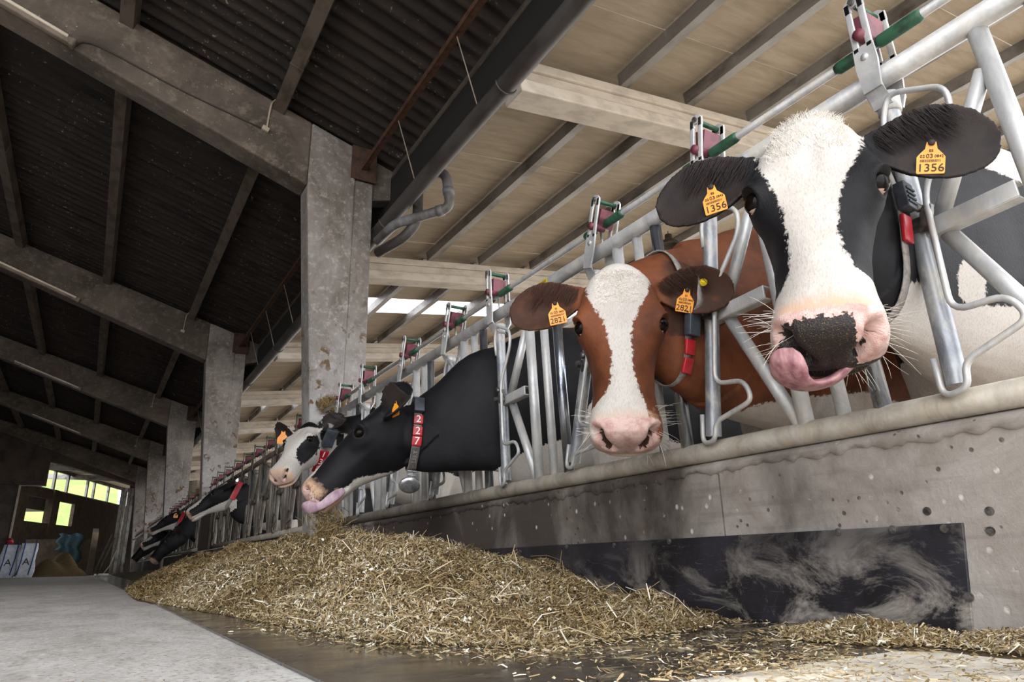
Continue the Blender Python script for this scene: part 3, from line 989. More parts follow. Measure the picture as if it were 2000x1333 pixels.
# ------------------------------------------------------------------ cows
#            y      w     zt     zb     zm    ntop
HEAD = np.array([
    [0.531, 0.015, -0.082, -0.115, -0.096],
    [0.529, 0.054, -0.054, -0.138, -0.094],
    [0.523, 0.079, -0.030, -0.155, -0.090],
    [0.511, 0.093, -0.013, -0.167, -0.086],
    [0.488, 0.100, -0.004, -0.174, -0.081],
    [0.455, 0.097, -0.001, -0.176, -0.076],
    [0.420, 0.090,  0.000, -0.174, -0.078],
    [0.375, 0.085,  0.004, -0.176, -0.080],
    [0.320, 0.089,  0.009, -0.190, -0.078],
    [0.270, 0.099,  0.014, -0.212, -0.062],
    [0.225, 0.112,  0.017, -0.234, -0.034],
    [0.185, 0.122,  0.019, -0.250, -0.028],
    [0.145, 0.122,  0.021, -0.260, -0.028],
    [0.100, 0.114,  0.020, -0.264, -0.036],
    [0.055, 0.104,  0.016, -0.258, -0.046],
    [0.015, 0.092,  0.008, -0.240, -0.060],
    [-0.018, 0.072, -0.012, -0.205, -0.080],
    [-0.040, 0.035, -0.050, -0.150, -0.095],
    [-0.046, 0.010, -0.080, -0.110, -0.095]])
def head_shell(S, R, T, npt=44):
    yy = np.concatenate([np.linspace(HEAD[i, 0], HEAD[i+1, 0], 3)[:-1] for i in range(len(HEAD)-1)]+[[HEAD[-1, 0]]])
    cols = [np.interp(-yy, -HEAD[:, 0], HEAD[:, k]) for k in range(5)]
    vs = []; fs = []
    for y, w, zt, zb, zm in zip(*cols):
        low = np.clip((0.43-y)/0.15, 0, 1)      # jaw narrows only behind the lips
        for k in range(npt):
            a = 2*math.pi*k/npt
            c, s = math.cos(a), math.sin(a)
            n = 2.5 if s >= 0 else 2.25
            x = w*math.copysign(abs(c)**(2/n), c)
            e = abs(s)**(2/n)
            if s >= 0:
                z = zm+(zt-zm)*e
                x *= 1-0.30*math.exp(-((y-0.36)/0.09)**2)*abs(s)**1.3
            else:
                z = zm+(zb-zm)*e
                x *= 1-0.38*low*abs(s)**1.5
            vs.append((x, y, z))
    m = len(yy)
    for i in range(m-1):
        for k in range(npt):
            fs.append((i*npt+k, (i+1)*npt+k, (i+1)*npt+(k+1) % npt, i*npt+(k+1) % npt))
    fs.append(tuple(range(npt))); fs.append(tuple(reversed(range((m-1)*npt, m*npt))))
    V = np.array(vs)*S
    return V @ R.T + T, fs

EAR_U = [0.0, 0.08, 0.2, 0.35, 0.5, 0.65, 0.78, 0.88, 0.95, 1.0]
EAR_W = [0.024, 0.032, 0.050, 0.068, 0.077, 0.077, 0.068, 0.055, 0.040, 0.016]
def ear_shell(S, R, T, base, d, nrm, L, droop=0.0, cup=0.055, wide=1.0):
    d = np.array(d, float); d /= np.linalg.norm(d)
    nrm = np.array(nrm, float); nrm -= d*(nrm @ d); nrm /= np.linalg.norm(nrm)
    sd = np.cross(d, nrm)
    B = np.array(base, float)
    nv = 9
    top, bot = [], []
    for u, w in zip(EAR_U, EAR_W):
        w = w*wide
        for j in range(nv):
            v = -1+2*j/(nv-1)
            cupd = cup*(v*v)*(0.4+0.6*math.sin(math.pi*min(u*1.1, 1)))
            c = B + d*(L*u) + sd*(w*v) + nrm*(cupd - droop*u*u)
            th = 0.0085*(1-0.3*abs(v))+0.012*(1-u)**3
            top.append(c+nrm*th*0.6); bot.append(c-nrm*th)
    n = len(EAR_U)
    V = np.array(top+bot); o = n*nv
    fs = []
    for i in range(n-1):
        for j in range(nv-1):
            a = i*nv+j
            fs.append((a, a+1, a+nv+1, a+nv)); fs.append((o+a, o+a+nv, o+a+nv+1, o+a+1))
    ring = [i*nv for i in range(n)]+[(n-1)*nv+j for j in range(1, nv)]+[i*nv+nv-1 for i in range(n-2, -1, -1)]+[j for j in range(nv-2, 0, -1)]
    for a, b_ in zip(ring, ring[1:]+ring[:1]): fs.append((a, o+a, o+b_, b_))
    return (V*S) @ R.T + T, fs

def ring_shell(rings, npt=36):
    """rings: (x,y,z,half width,up,down) -> closed tube along the spine, world up"""
    P = [Vector(r[:3]) for r in rings]
    # resample smoothly
    idx = np.arange(len(rings)); t = np.linspace(0, len(rings)-1, (len(rings)-1)*5+1)
    C = bez(P, 5)
    rad = np.array([[np.interp(tt, idx, [r[k] for r in rings]) for k in (3, 4, 5)] for tt in t])
    ker = np.array([0.25, 0.5, 0.25])
    for _ in range(4):
        rad[1:-1] = 0.25*rad[:-2]+0.5*rad[1:-1]+0.25*rad[2:]
    vs = []; fs = []
    for i, c in enumerate(C):
        tn = (C[min(i+1, len(C)-1)]-C[max(i-1, 0)]).normalized()
        side = tn.cross(Vector((0, 0, 1))).normalized()
        upv = side.cross(tn).normalized()
        w, hu, hd = rad[i]
        for k in range(npt):
            a = 2*math.pi*k/npt
            cs, sn = math.cos(a), math.sin(a)
            x = w*math.copysign(abs(cs)**0.85, cs)
            z = (hu if sn > 0 else hd)*math.copysign(abs(sn)**0.95, sn)
            vs.append(c+side*x*(1-0.25*max(0, sn)**2)+upv*z)
    m = len(C)
    for i in range(m-1):
        for k in range(npt):
            fs.append((i*npt+k, i*npt+(k+1) % npt, (i+1)*npt+(k+1) % npt, (i+1)*npt+k))
    fs.append(tuple(reversed(range(npt)))); fs.append(tuple(range((m-1)*npt, m*npt)))
    return np.array([tuple(v) for v in vs]), fs, C, rad

def tube_shell(pts, rs, n=14):
    mb = MB(); mb.tube(pts, rs, n)
    return np.array(mb.v), mb.f

def remesh(shells, voxel, smooth):
    V = []; F = []
    for v, f in shells:
        o = len(V); V += [tuple(p) for p in v]; F += [tuple(i+o for i in q) for q in f]
    me = bpy.data.meshes.new('tmp'); me.from_pydata(V, [], F)
    bm = bmesh.new(); bm.from_mesh(me); bmesh.ops.recalc_face_normals(bm, faces=bm.faces); bm.to_mesh(me); bm.free()
    ob = bpy.data.objects.new('tmp', me); COL.objects.link(ob)
    md = ob.modifiers.new('r', 'REMESH'); md.mode = 'VOXEL'; md.voxel_size = voxel; md.adaptivity = 0
    if smooth:
        ms = ob.modifiers.new('s', 'SMOOTH'); ms.factor = 0.5; ms.iterations = smooth
    dg = bpy.context.evaluated_depsgraph_get()
    out = bpy.data.meshes.new_from_object(ob.evaluated_get(dg))
    bpy.data.objects.remove(ob); bpy.data.meshes.remove(me)
    return out

def seg_dist(P, a, b_):
    a = np.array(a, float); b_ = np.array(b_, float); ab = b_-a
    t = np.clip(((P-a) @ ab)/(ab @ ab), 0, 1)
    return np.linalg.norm(P-(a+t[:, None]*ab), axis=1), t

def tab(y, ys, vs): return np.interp(y, ys, vs)

def face_displace(P, N, hl, S, mouth_open=0.0):
    """facial features pushed into the skin; P world, hl head-local"""
    D = np.zeros(len(P))
    g = lambda c, r: np.exp(-(((hl-np.array(c))/r)**2).sum(1))
    infront = hl[:, 1] > -0.06
    for s in (-1, 1):
        D += 0.016*g((s*0.104, 0.165, 0.004), np.array([0.032, 0.040, 0.030]))      # brow
        D += 0.008*g((s*0.112, 0.205, -0.055), np.array([0.03, 0.035, 0.025]))      # lower orbit
        D -= 0.010*g((s*0.085, 0.275, -0.055), np.array([0.03, 0.045, 0.04]))       # tear hollow
        D += 0.006*g((s*0.080, 0.250, -0.10), np.array([0.03, 0.06, 0.022]))        # facial crest
        D += 0.010*g((s*0.095, 0.090, -0.17), np.array([0.05, 0.06, 0.06]))         # cheek
        D += 0.007*g((s*0.076, 0.486, -0.026), np.array([0.022, 0.022, 0.020]))     # nostril wing
        d, t = seg_dist(hl, (s*0.036, 0.531, -0.092), (s*0.076, 0.507, -0.036))
        D -= (0.028+0.026*t)*np.exp(-(d/(0.0080+0.0065*t))**2)                        # nostril
    D -= 0.007*g((0, 0.110, 0.018), np.array([0.02, 0.05, 0.03]))                   # hollow between the brows
    D += 0.026*g((0, -0.010, 0.012), np.array([0.065, 0.035, 0.03]))                # poll
    D -= 0.004*g((0, 0.530, -0.10), np.array([0.006, 0.03, 0.03]))                  # philtrum
    # mouth line
    ym = hl[:, 1]
    zm = -0.138+0.02*np.clip((0.5-ym)/0.2, -1, 1)*0.0 - 0.010*np.clip((0.48-ym)/0.12, 0, 1)
    mask = np.clip((ym-0.36)/0.03, 0, 1)*infront
    D -= (0.013+mouth_open)*mask*np.exp(-((hl[:, 2]-zm)/(0.006+mouth_open*0.3))**2)
    D += 0.004*mask*np.exp(-((hl[:, 2]-zm+0.016)/0.010)**2)
    D *= infront & (np.abs(hl[:, 0]) < 0.19) & (hl[:, 2] > -0.30)
    return P+N*(D*S)[:, None]

def set_attr(me, name, arr, kind='FLOAT'):
    a = me.attributes.new(name, kind, 'POINT')
    if kind == 'FLOAT': a.data.foreach_set('value', np.ascontiguousarray(arr, dtype=np.float32))
    elif kind == 'FLOAT_VECTOR': a.data.foreach_set('vector', np.ascontiguousarray(arr, dtype=np.float32).ravel())
    else: a.data.foreach_set('color', np.ascontiguousarray(arr, dtype=np.float32).ravel())

def blobs(P, lst):
    out = np.full(len(P), -1.0)
    for c, r in lst:
        r = np.array(r if hasattr(r, '__len__') else (r,)*3, float)
        d = (1-np.sqrt((((P-np.array(c))/r)**2).sum(1)))*r.min()
        out = np.maximum(out, d)
    return out

COWS = {}
def make_cow(spec):
    S = spec.get('S', 1.2)
    f = np.array(spec['fwd'], float); f /= np.linalg.norm(f)
    u = np.array(spec['up'], float); u -= f*(u @ f); u /= np.linalg.norm(u)
    lft = np.cross(f, u)
    R = np.array([lft, f, u]).T            # columns: cow's left... see below
    # cow's left = up x forward
    R = np.array([np.cross(u, f), f, u]).T
    T = np.array(spec['T'], float)
    H = lambda p: (R @ (np.array(p, float)*S))+T
    root = empty('cow')
    tag(root, spec['label'], 'cow', 'cows at the feed fence')
    shells = [head_shell(S, R, T)]
    # ears
    for e in spec['ears']:
        shells.append(ear_shell(S, R, T, e['base'], e['dir'], e['n'], e['L']/S, e.get('droop', 0.0), e.get('cup', 0.055), e.get('wide', 1.0)))
    # neck and trunk
    start = H((0, 0.07, -0.14)); nape = H((0, 0.03, -0.16))
    gy = spec['gap']; yaw_ = spec.get('body_dy', 0.0)
    zf = spec.get('zfence', 1.06)
    nk = spec.get('neck', [])
    rings = [(*start, 0.075*S, 0.085*S, 0.10*S), (*nape, 0.088*S, 0.125*S, 0.125*S)]
    rings += nk
    w_f, hu_f, hd_f = spec.get('fence_size', (0.098, 0.30, 0.33))
    rings += [(1.80, gy, zf, w_f, hu_f, hd_f), (1.98, gy+yaw_*0.1, zf+0.01, 0.13, hu_f+0.04, hd_f+0.05),
              (2.32, gy+yaw_*0.4, 1.10, 0.25, 0.44, 0.46), (2.75, gy+yaw_*0.8, 1.10, 0.31, 0.46, 0.48), (3.25, gy+yaw_*1.3, 1.09, 0.345, 0.44, 0.46),
              (3.75, gy+yaw_*1.8, 1.10, 0.325, 0.45, 0.40), (4.05, gy+yaw_*2.1, 1.12, 0.26, 0.42, 0.34), (4.18, gy+yaw_*2.2, 1.14, 0.10, 0.22, 0.2)]
    sh, fs, C, rad = ring_shell(rings)
    shells.append((sh, fs))
    spec['_C'] = C; spec['_rad'] = rad
    if spec.get('legs', True):
        for (lx, sy) in ((2.45, -1), (2.45, 1), (3.85, -1), (3.85, 1)):
            y = gy+yaw_*(lx-1.9)+sy*0.19
            if lx < 3: pts = [(lx, y, 0.95), (lx-0.03, y, 0.70), (lx, y, 0.42), (lx+0.01, y, 0.22), (lx-0.01, y, 0.10), (lx-0.05, y, 0.005)]; rs = [0.14, 0.10, 0.062, 0.044, 0.05, 0.065]
            else: pts = [(lx-0.05, y, 1.0), (lx-0.12, y, 0.78), (lx+0.08, y, 0.48), (lx+0.03, y, 0.24), (lx-0.01, y, 0.10), (lx-0.05, y, 0.005)]; rs = [0.2, 0.15, 0.068, 0.045, 0.05, 0.065]
            shells.append(tube_shell(bez(pts, 3), list(np.interp(np.linspace(0, 5, 16), range(6), rs)), 14))
    me = remesh(shells, spec['voxel'], spec.get('smooth', 4))
    n = len(me.vertices)
    P = np.empty(n*3, np.float32); me.vertices.foreach_get('co', P); P = P.reshape(-1, 3).astype(float)
    N = np.empty(n*3, np.float32); me.vertices.foreach_get('normal', N); N = N.reshape(-1, 3).astype(float)
    hl = ((P-T) @ R)/S
    P2 = face_displace(P, N, hl, S, spec.get('mouth', 0.0)) if spec.get('detail', True) else P
    # folds and muscle under the hide of neck and trunk
    offh = ~((hl[:, 1] > -0.05) & (hl[:, 2] > -0.26) & (np.abs(hl[:, 0]) < 0.4))
    a_ = P @ np.array([3.1, 2.3, 7.0]); b2 = P @ np.array([9.0, 3.0, -4.0]); c2 = P @ np.array([17.0, 9.0, 5.0])
    P2 = P2+N*((0.008*np.sin(a_)+0.006*np.sin(b2+1.3*np.sin(a_))+0.0035*np.sin(c2+2*np.sin(b2)))*offh)[:, None]
    # eye sockets
    eyes = []
    if spec.get('detail', True):
        for s in (-1, 1):
            tgt = np.array((s*0.122, 0.192, -0.010))
            i = np.argmin(((hl-tgt)**2).sum(1))
            nn = N[((hl-hl[i])**2).sum(1) < 0.018**2].mean(0); nn /= np.linalg.norm(nn)
            p = P2[i]
            dl = np.linalg.norm(hl-hl[i], axis=1)
            hd = (hl-hl[i])
            push = -0.012*np.exp(-(dl/0.0185)**4) + 0.0060*np.exp(-((dl-0.0275)/0.0065)**2)*(1+0.8*np.clip(-hd[:, 1]/0.025+hd[:, 2]/0.03, -0.6, 1))
            push[dl > 0.06] = 0
            P2 = P2+nn[None, :]*(push*S)[:, None]
            eyes.append((p, nn, s))
    me.vertices.foreach_set('co', P2.astype(np.float32).ravel())
    me.update()
    x, y, z = hl.T
    at = spec['coat'](hl, P)
    set_attr(me, 'hloc', hl*S, 'FLOAT_VECTOR')
    for k in ('white', 'skin', 'pig_shade', 'warm'): set_attr(me, k, at.get(k, np.full(n, -1.0)))
    inner = np.zeros(n)
    for e in spec['ears']:
        d = np.array(e['dir'], float); d /= np.linalg.norm(d)
        nr = np.array(e['n'], float); nr -= d*(nr @ d); nr /= np.linalg.norm(nr)
        rel = hl-np.array(e['base'])
        tt = rel @ d
        inear = (tt > 0.03) & (tt < e['L']/S*1.05) & (np.linalg.norm(rel-tt[:, None]*d, axis=1) < 0.13)
        facing = np.clip(((N @ R) @ nr-0.25)*2, 0, 1)
        inner = np.maximum(inner, inear*facing*np.clip((tt-0.03)/0.05, 0, 1))
    set_attr(me, 'inner', inner)
    set_attr(me, 'innercol', np.tile(np.array((*hexc(spec.get('inner', '#2a2220')), 1)), (n, 1)), 'FLOAT_COLOR')
    set_attr(me, 'pig_shade_col', np.tile(np.array((*hexc(spec.get('pig_shade_col', '#2a2524')), 1)), (n, 1)), 'FLOAT_COLOR')
    me.materials.clear(); me.materials.append(MATS[spec['mat']])
    me.polygons.foreach_set('use_smooth', [True]*len(me.polygons))
    body = link('body', me, root)
    for p, nn, s in eyes:
        r = 0.0250*S
        c = Vector(p)-Vector(nn)*(r*0.66)
        bm = bmesh.new(); bmesh.ops.create_uvsphere(bm, u_segments=24, v_segments=16, radius=r)
        em = bpy.data.meshes.new('eye'); 
        hf = Vector(R[:, 1]); nv = Vector(nn)
        for fc in bm.faces:
            cd = fc.calc_center_median().normalized()
            fc.material_index = 1 if (cd.dot(hf) > spec.get('sclera', 0.80)) else 0
            fc.smooth = True
        bm.to_mesh(em); bm.free()
        em.materials.append(MATS['eye_dark']); em.materials.append(MATS['eye_white'])
        eo = link('eye', em, root); eo.location = c
    spec['_root'] = root; spec['_R'] = R; spec['_T'] = T; spec['_S'] = S
    spec['_P'] = P2; spec['_hl'] = hl; spec['_N'] = N
    COWS[spec['id']] = spec
    return root

def base_pattern(hl, P, ys, xl, xr, zlim=-0.13):
    x, y, z = hl.T
    w = np.minimum(x-tab(y, ys, xl), tab(y, ys, xr)-x)
    under = (y < 0.40) & (z < zlim)
    w = np.where(under, np.minimum(w, -(zlim-z)), w)
    back = (y < 0.06) & (z < -0.035+0.2*y)
    w = np.where(back, np.minimum(w, z+0.035-0.2*y-0.0), w)
    w = np.where((np.abs(x) > 0.135) & (y < 0.25), -0.05, w)
    return np.where(y < -0.06, -1.0, w)
def in_head(hl): return (hl[:, 1] > -0.06) & (hl[:, 2] > -0.30) & (np.abs(hl[:, 0]) < 0.36) & (hl[:, 1] < 0.6)

def coat_1356(hl, P):
    x, y, z = hl.T
    ys = [-0.05, 0.03, 0.09, 0.14, 0.19, 0.24, 0.30, 0.35, 0.385, 0.41, 0.43]
    w = base_pattern(hl, P, ys, [-0.13, -0.110, -0.102, -0.090, -0.072, -0.060, -0.054, -0.054, -0.058, -0.075, -0.30],
                     [0.11, 0.100, 0.094, 0.080, 0.056, 0.042, 0.034, 0.040, 0.058, 0.30, 0.30])
    body = blobs(P, [((2.75, 0.85, 1.64), (0.85, 0.9, 0.40)), ((2.3, 0.9, 0.50), (0.95, 0.8, 0.36)), ((3.3, 1.0, 0.6), (1.0, 0.8, 0.36)), ((1.80, 0.9, 0.74), (0.12, 0.3, 0.14)), ((2.0, 0.8, 0.90), (0.05, 0.2, 0.07))])
    h = in_head(hl) & (P[:, 0] < 1.66)
    front = np.clip(0.012-np.abs(x)*0.0, -1, 1)
    pad_y = 0.490+0.12*np.clip(np.abs(x)-0.05, 0, 1)
    pig_shade = np.minimum(y-pad_y, z+0.138)
    pink_n = (x > 0.043) & (z > -0.112+0.15*(x-0.05))
    pig_shade = np.where(pink_n, -0.012-0.2*(x-0.04), pig_shade)
    pig_shade = np.where(np.abs(x) > 0.085, np.minimum(pig_shade, 0.085-np.abs(x)), pig_shade)
    d, t = seg_dist(hl, (0.052, 0.524, -0.074), (0.080, 0.508, -0.034)); pig_shade = np.maximum(pig_shade, (0.0065-d)*2.2)  # shade painted along the upper edge of the open nostril
    lip = np.minimum(np.minimum(-0.132-z, z+0.166), y-0.445)
    pig_shade = np.maximum(pig_shade, lip)
    skin = np.minimum(np.minimum(y-0.474, 0.094-np.abs(x)), z+0.138)
    skin = np.maximum(skin, np.where((x > 0.03) & (z > -0.11), np.minimum(y-0.470, 0.098-x), -1))
    warm = np.minimum(np.minimum(y-0.448, 0.086-np.abs(x)), z+0.125)
    warm = np.maximum(warm, np.minimum(y-0.43, -0.160-z))
    far = -np.ones(len(x))
    return dict(white=np.where(h, w, body), skin=np.where(h, skin, far), pig_shade=np.where(h, pig_shade, far), warm=np.where(h, warm, far))

def coat_2821(hl, P):
    x, y, z = hl.T
    ys = [-0.05, 0.03, 0.09, 0.14, 0.19, 0.24, 0.30, 0.36, 0.40, 0.43, 0.455]
    w = base_pattern(hl, P, ys, [-0.12, -0.100, -0.092, -0.074, -0.049, -0.036, -0.029, -0.034, -0.048, -0.085, -0.30],
                     [0.11, 0.092, 0.080, 0.060, 0.036, 0.026, 0.025, 0.032, 0.042, 0.052, 0.060])
    body = blobs(P, [((2.85, 1.75, 1.66), (0.60, 0.7, 0.27)), ((2.6, 1.7, 0.50), (0.9, 0.8, 0.29)), ((1.72, 1.68, 0.60), (0.12, 0.2, 0.10)), ((3.6, 1.8, 0.9), (0.4, 0.6, 0.4))])
    h = in_head(hl) & (P[:, 0] < 1.72)
    skin = np.minimum(np.minimum(y-0.476, 0.088-np.abs(x)), z+0.138)
    warm = np.minimum(np.minimum(y-0.455, 0.085-np.abs(x)), z+0.125)
    warm = np.maximum(warm, np.minimum(y-0.46, -0.128-z))
    pig_shade = np.minimum(np.minimum(y-0.47, -0.0085-0.10*np.abs(z+0.105)), 0.09-np.abs(x))
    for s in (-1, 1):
        d, t = seg_dist(hl, (s*0.040, 0.527, -0.090), (s*0.078, 0.508, -0.036)); pig_shade = np.maximum(pig_shade, (0.0105-d)*2.5)  # nostril hollows painted dark, shade put into the colour
    far = -np.ones(len(x))
    return dict(white=np.where(h, w, body), skin=np.where(h, skin, far), pig_shade=np.where(h, pig_shade, far), warm=np.where(h, warm*0.6-0.006, far))

def coat_227(hl, P):
    x, y, z = hl.T
    blaze = np.minimum(tab(y, [0, 0.05, 0.10, 0.2, 0.36, 0.43, 0.50], [0.030, 0.034, 0.016, 0.006, 0.010, 0.045, 0.070])-np.abs(x), z+0.050)
    blaze = np.where(y < 0.0, -1, blaze)
    jaw = np.minimum(-z+tab(y, [0.10, 0.2, 0.32, 0.42, 0.5], [-0.30, -0.235, -0.150, -0.145, -0.138]), y-0.13)
    w = np.maximum(blaze, jaw)
    body = blobs(P, [((1.84, 3.2, 0.55), (0.13, 0.3, 0.10)), ((1.50, 3.1, 0.64), (0.07, 0.2, 0.05)), ((2.5, 3.0, 0.50), (0.8, 0.7, 0.36)), ((2.35, 2.75, 0.85), (0.18, 0.3, 0.28)), ((2.15, 3.15, 1.62), (0.03, 0.1, 0.05))])
    h = in_head(hl) & (P[:, 0] < 1.5)
    skin = np.minimum(y-0.500, z+0.118)
    warm = np.minimum(y-0.455, z+0.10); warm = np.maximum(warm, np.minimum(y-0.42, -0.125-z))
    pig_shade = np.where(np.abs(x) > 0.06, y*0-0.004, -0.02)
    pig_shade = np.where(y > 0.515, -0.02, np.where(y > 0.47, pig_shade, -1))
    far = -np.ones(len(x))
    return dict(white=np.where(h, w, body), skin=np.where(h, skin, far), pig_shade=np.where(h, pig_shade, far), warm=np.where(h, warm, far))

def coat_138(hl, P):
    x, y, z = hl.T
    black = blobs(hl, [((0.11, 0.245, -0.070), (0.10, 0.135, 0.070)), ((0.0, 0.03, -0.01), (0.16, 0.035, 0.06)), ((0.09, 0.02, -0.10), (0.06, 0.07, 0.05)),
                       ((-0.10, 0.2, -0.05), (0.04, 0.12, 0.07)), ((0.08, 0.36, -0.095), (0.02, 0.018, 0.012)), ((0.09, 0.15, -0.13), (0.02, 0.012, 0.012)), ((0.095, 0.19, -0.15), (0.02, 0.01, 0.012))])
    black = np.where((np.abs(x) > 0.135) & (y < 0.25), 0.05, black)
    h = in_head(hl) & (P[:, 0] < 1.66)
    body = -blobs(P, [((1.75, 5.3, 1.35), (0.22, 0.4, 0.16)), ((1.72, 5.2, 1.06), (0.10, 0.3, 0.10)), ((2.5, 5.4, 1.2), (0.5, 0.5, 0.35)), ((1.95, 5.3, 1.18), (0.08, 0.3, 0.10))])
    skin = y-0.528
    warm = y-0.492
    pig_shade = np.full(len(x), -1.0)
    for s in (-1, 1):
        d, t = seg_dist(hl, (s*0.042, 0.522, -0.086), (s*0.076, 0.498, -0.040)); pig_shade = np.maximum(pig_shade, (0.013-d)*2)  # painted shade inside both nostrils
    far = -np.ones(len(x))
    return dict(white=np.where(h, -black, body), skin=np.where(h, skin, far), pig_shade=np.where(h, pig_shade, far), warm=np.where(h, warm, far))

def coat_far(kind):
    def fn(hl, P):
        x, y, z = hl.T
        blaze = np.minimum(tab(y, [0, 0.1, 0.3, 0.45], [0.05, 0.05, 0.045, 0.08])-np.abs(x), z+0.03)
        jaw = np.minimum(-z+tab(y, [0.05, 0.2, 0.4, 0.5], [-0.17, -0.15, -0.12, -0.11]), y-0.02)
        if kind == 1: w = np.maximum(blaze, jaw)
        elif kind == 2: w = np.maximum(jaw, np.minimum(y-0.30, 0.05-np.abs(x-0.02)))
        else: w = -np.ones(len(x))
        h = in_head(hl) & (P[:, 0] < 1.7)
        body = blobs(P, [((2.5, P[:, 1].mean(), 0.5), (0.8, 0.8, 0.35))]) if kind else -np.ones(len(x))
        far = -np.ones(len(x))
        return dict(white=np.where(h, w, body), warm=np.where(h, y-0.50, far), skin=np.where(h, y-0.53, far))
    return fn

def E(s, d, n, L, **k): return dict(base=(s*0.098, 0.055, -0.045), dir=d, n=n, L=L, **k)
gapY = lambda k: 0.855+PITCH*k+0.118
make_cow(dict(id='1356', label='black and white cow with orange 1356 ear tags licking its nose', T=(1.416, 0.876, 1.232), fwd=(-0.285, -0.120, -0.951), up=(-0.781, -0.546, 0.303),
    ears=[E(1, (0.985, 0.11, -0.10), (0.1, 0.35, 1.0), 0.285, cup=0.022, wide=1.05), E(-1, (-0.955, 0.24, -0.12), (0, 0.25, 1.0), 0.29, cup=0.022)],
    gap=gapY(0), neck=[(1.68, 0.95, 1.08, 0.100, 0.24, 0.28)], voxel=0.0062, smooth=5, coat=coat_1356, mat='coat_black', mouth=0.004, body_dy=0.05, sclera=0.86, pig_shade_col='#2b2627'))
make_cow(dict(id='2821', label='brown cow with white blaze and orange 2821 ear tags', T=(1.481, 1.715, 1.175), fwd=(-0.169, -0.169, -0.971), up=(-0.604, -0.761, 0.237),
    ears=[E(1, (0.99, 0.03, 0.02), (0.15, 0.45, 1.0), 0.28, cup=0.022, wide=0.95), E(-1, (-0.965, 0.235, -0.097), (0, 0.25, 1.0), 0.285, cup=0.022, wide=0.95)],
    gap=gapY(1), neck=[(1.71, 1.73, 1.07, 0.100, 0.24, 0.28)], voxel=0.0062, smooth=5, coat=coat_2821, mat='coat_red', body_dy=0.06, inner='#3d2519', pig_shade_col='#46302a', sclera=0.93))
make_cow(dict(id='227', label='black cow in profile wearing red collar plates 2 2 7', T=(1.288, 3.47, 1.029), fwd=(-0.66, 0.22, -0.719), up=(-0.709, 0.135, 0.692),
    ears=[E(1, (0.70, -0.70, 0.05), (0.55, 0.35, 0.6), 0.24, cup=0.06), E(-1, (-0.8, -0.5, 0.0), (-0.3, 0.3, 1.0), 0.24)],
    gap=gapY(3), zfence=0.98, neck=[(1.46, 3.44, 0.87, 0.10, 0.17, 0.22), (1.62, 3.32, 0.92, 0.105, 0.235, 0.27)], fence_size=(0.10, 0.37, 0.37), voxel=0.0075, smooth=5, coat=coat_227, mat='coat_black', body_dy=-0.10, sclera=0.97))
make_cow(dict(id='138', S=1.08, label='white cow with black patches wearing red collar plate 1 3 8', T=(1.385, 5.50, 1.28), fwd=(-0.52, -0.46, -0.72), up=(-0.62, -0.33, 0.72),
    ears=[E(-1, (-0.85, -0.30, 0.43), (-0.1, 0.9, 0.4), 0.24, cup=0.05), E(1, (0.75, -0.60, -0.10), (0.5, 0.3, 0.8), 0.22)],
    gap=gapY(6), zfence=1.12, neck=[(1.66, 5.55, 1.16, 0.10, 0.20, 0.24)], voxel=0.010, smooth=4, coat=coat_138, mat='coat_black', body_dy=0.0, sclera=0.97))
farE = [E(1, (0.75, -0.6, 0.0), (0.5, 0.3, 0.8), 0.22), E(-1, (-0.75, -0.6, 0.0), (-0.5, 0.3, 0.8), 0.22)]
def far_cow(idn, label, T, fwd, kind, gap, zf=1.1, **k):
    make_cow(dict(id=idn, label=label, T=T, fwd=fwd, up=(-0.5, 0.0, 0.85), ears=farE, gap=gap, zfence=zf, voxel=0.018, smooth=3, coat=coat_far(kind), mat='coat_black', **k))
far_cow('f1', 'black cow with white nose and jaw, head out in the second bay', (1.56, 10.45, 1.33), (-0.80, 0.10, -0.60), 1, 10.35, neck=[(1.7, 10.4, 1.15, 0.1, 0.18, 0.2)])
far_cow('f2', 'black cow with white throat raising its head beyond the second column', (1.56, 17.1, 1.40), (-0.82, 0.05, -0.55), 1, 17.1, neck=[(1.7, 17.1, 1.2, 0.1, 0.18, 0.2)])
far_cow('f3', 'black and white cow with pale muzzle below the raised head, beyond the second column', (1.50, 17.9, 1.10), (-0.84, 0.0, -0.54), 2, 17.9, neck=[(1.68, 17.9, 1.05, 0.1, 0.18, 0.2)])
far_cow('f4', 'black cow with head down eating just beyond the second column', (1.36, 15.35, 0.90), (-0.55, -0.2, -0.80), 0, 15.45, 1.0, neck=[(1.62, 15.4, 0.95, 0.1, 0.18, 0.2)])
far_cow('f5', 'farthest black cow, head down by the third column', (1.42, 22.6, 0.98), (-0.6, -0.1, -0.78), 0, 22.7, 1.0, neck=[(1.66, 22.6, 1.0, 0.1, 0.18, 0.2)])

# ------------------------------------------------------------------ cow fittings: collars, tags, tongues, whiskers, hair
from mathutils.bvhtree import BVHTree
def V3(a): return Vector((float(a[0]), float(a[1]), float(a[2])))
def px_of(p):
    d = V3(p)-CAM
    zc = d.dot(fw)
    return 1000+F_PX*d.dot(r2)/zc, 666.5-F_PX*d.dot(u2)/zc
def body_bvh(spec):
    me = [c for c in spec['_root'].children if c.name.startswith('body')][0].data
    return BVHTree.FromPolygons([v.co for v in me.vertices], [tuple(p.vertices) for p in me.polygons])

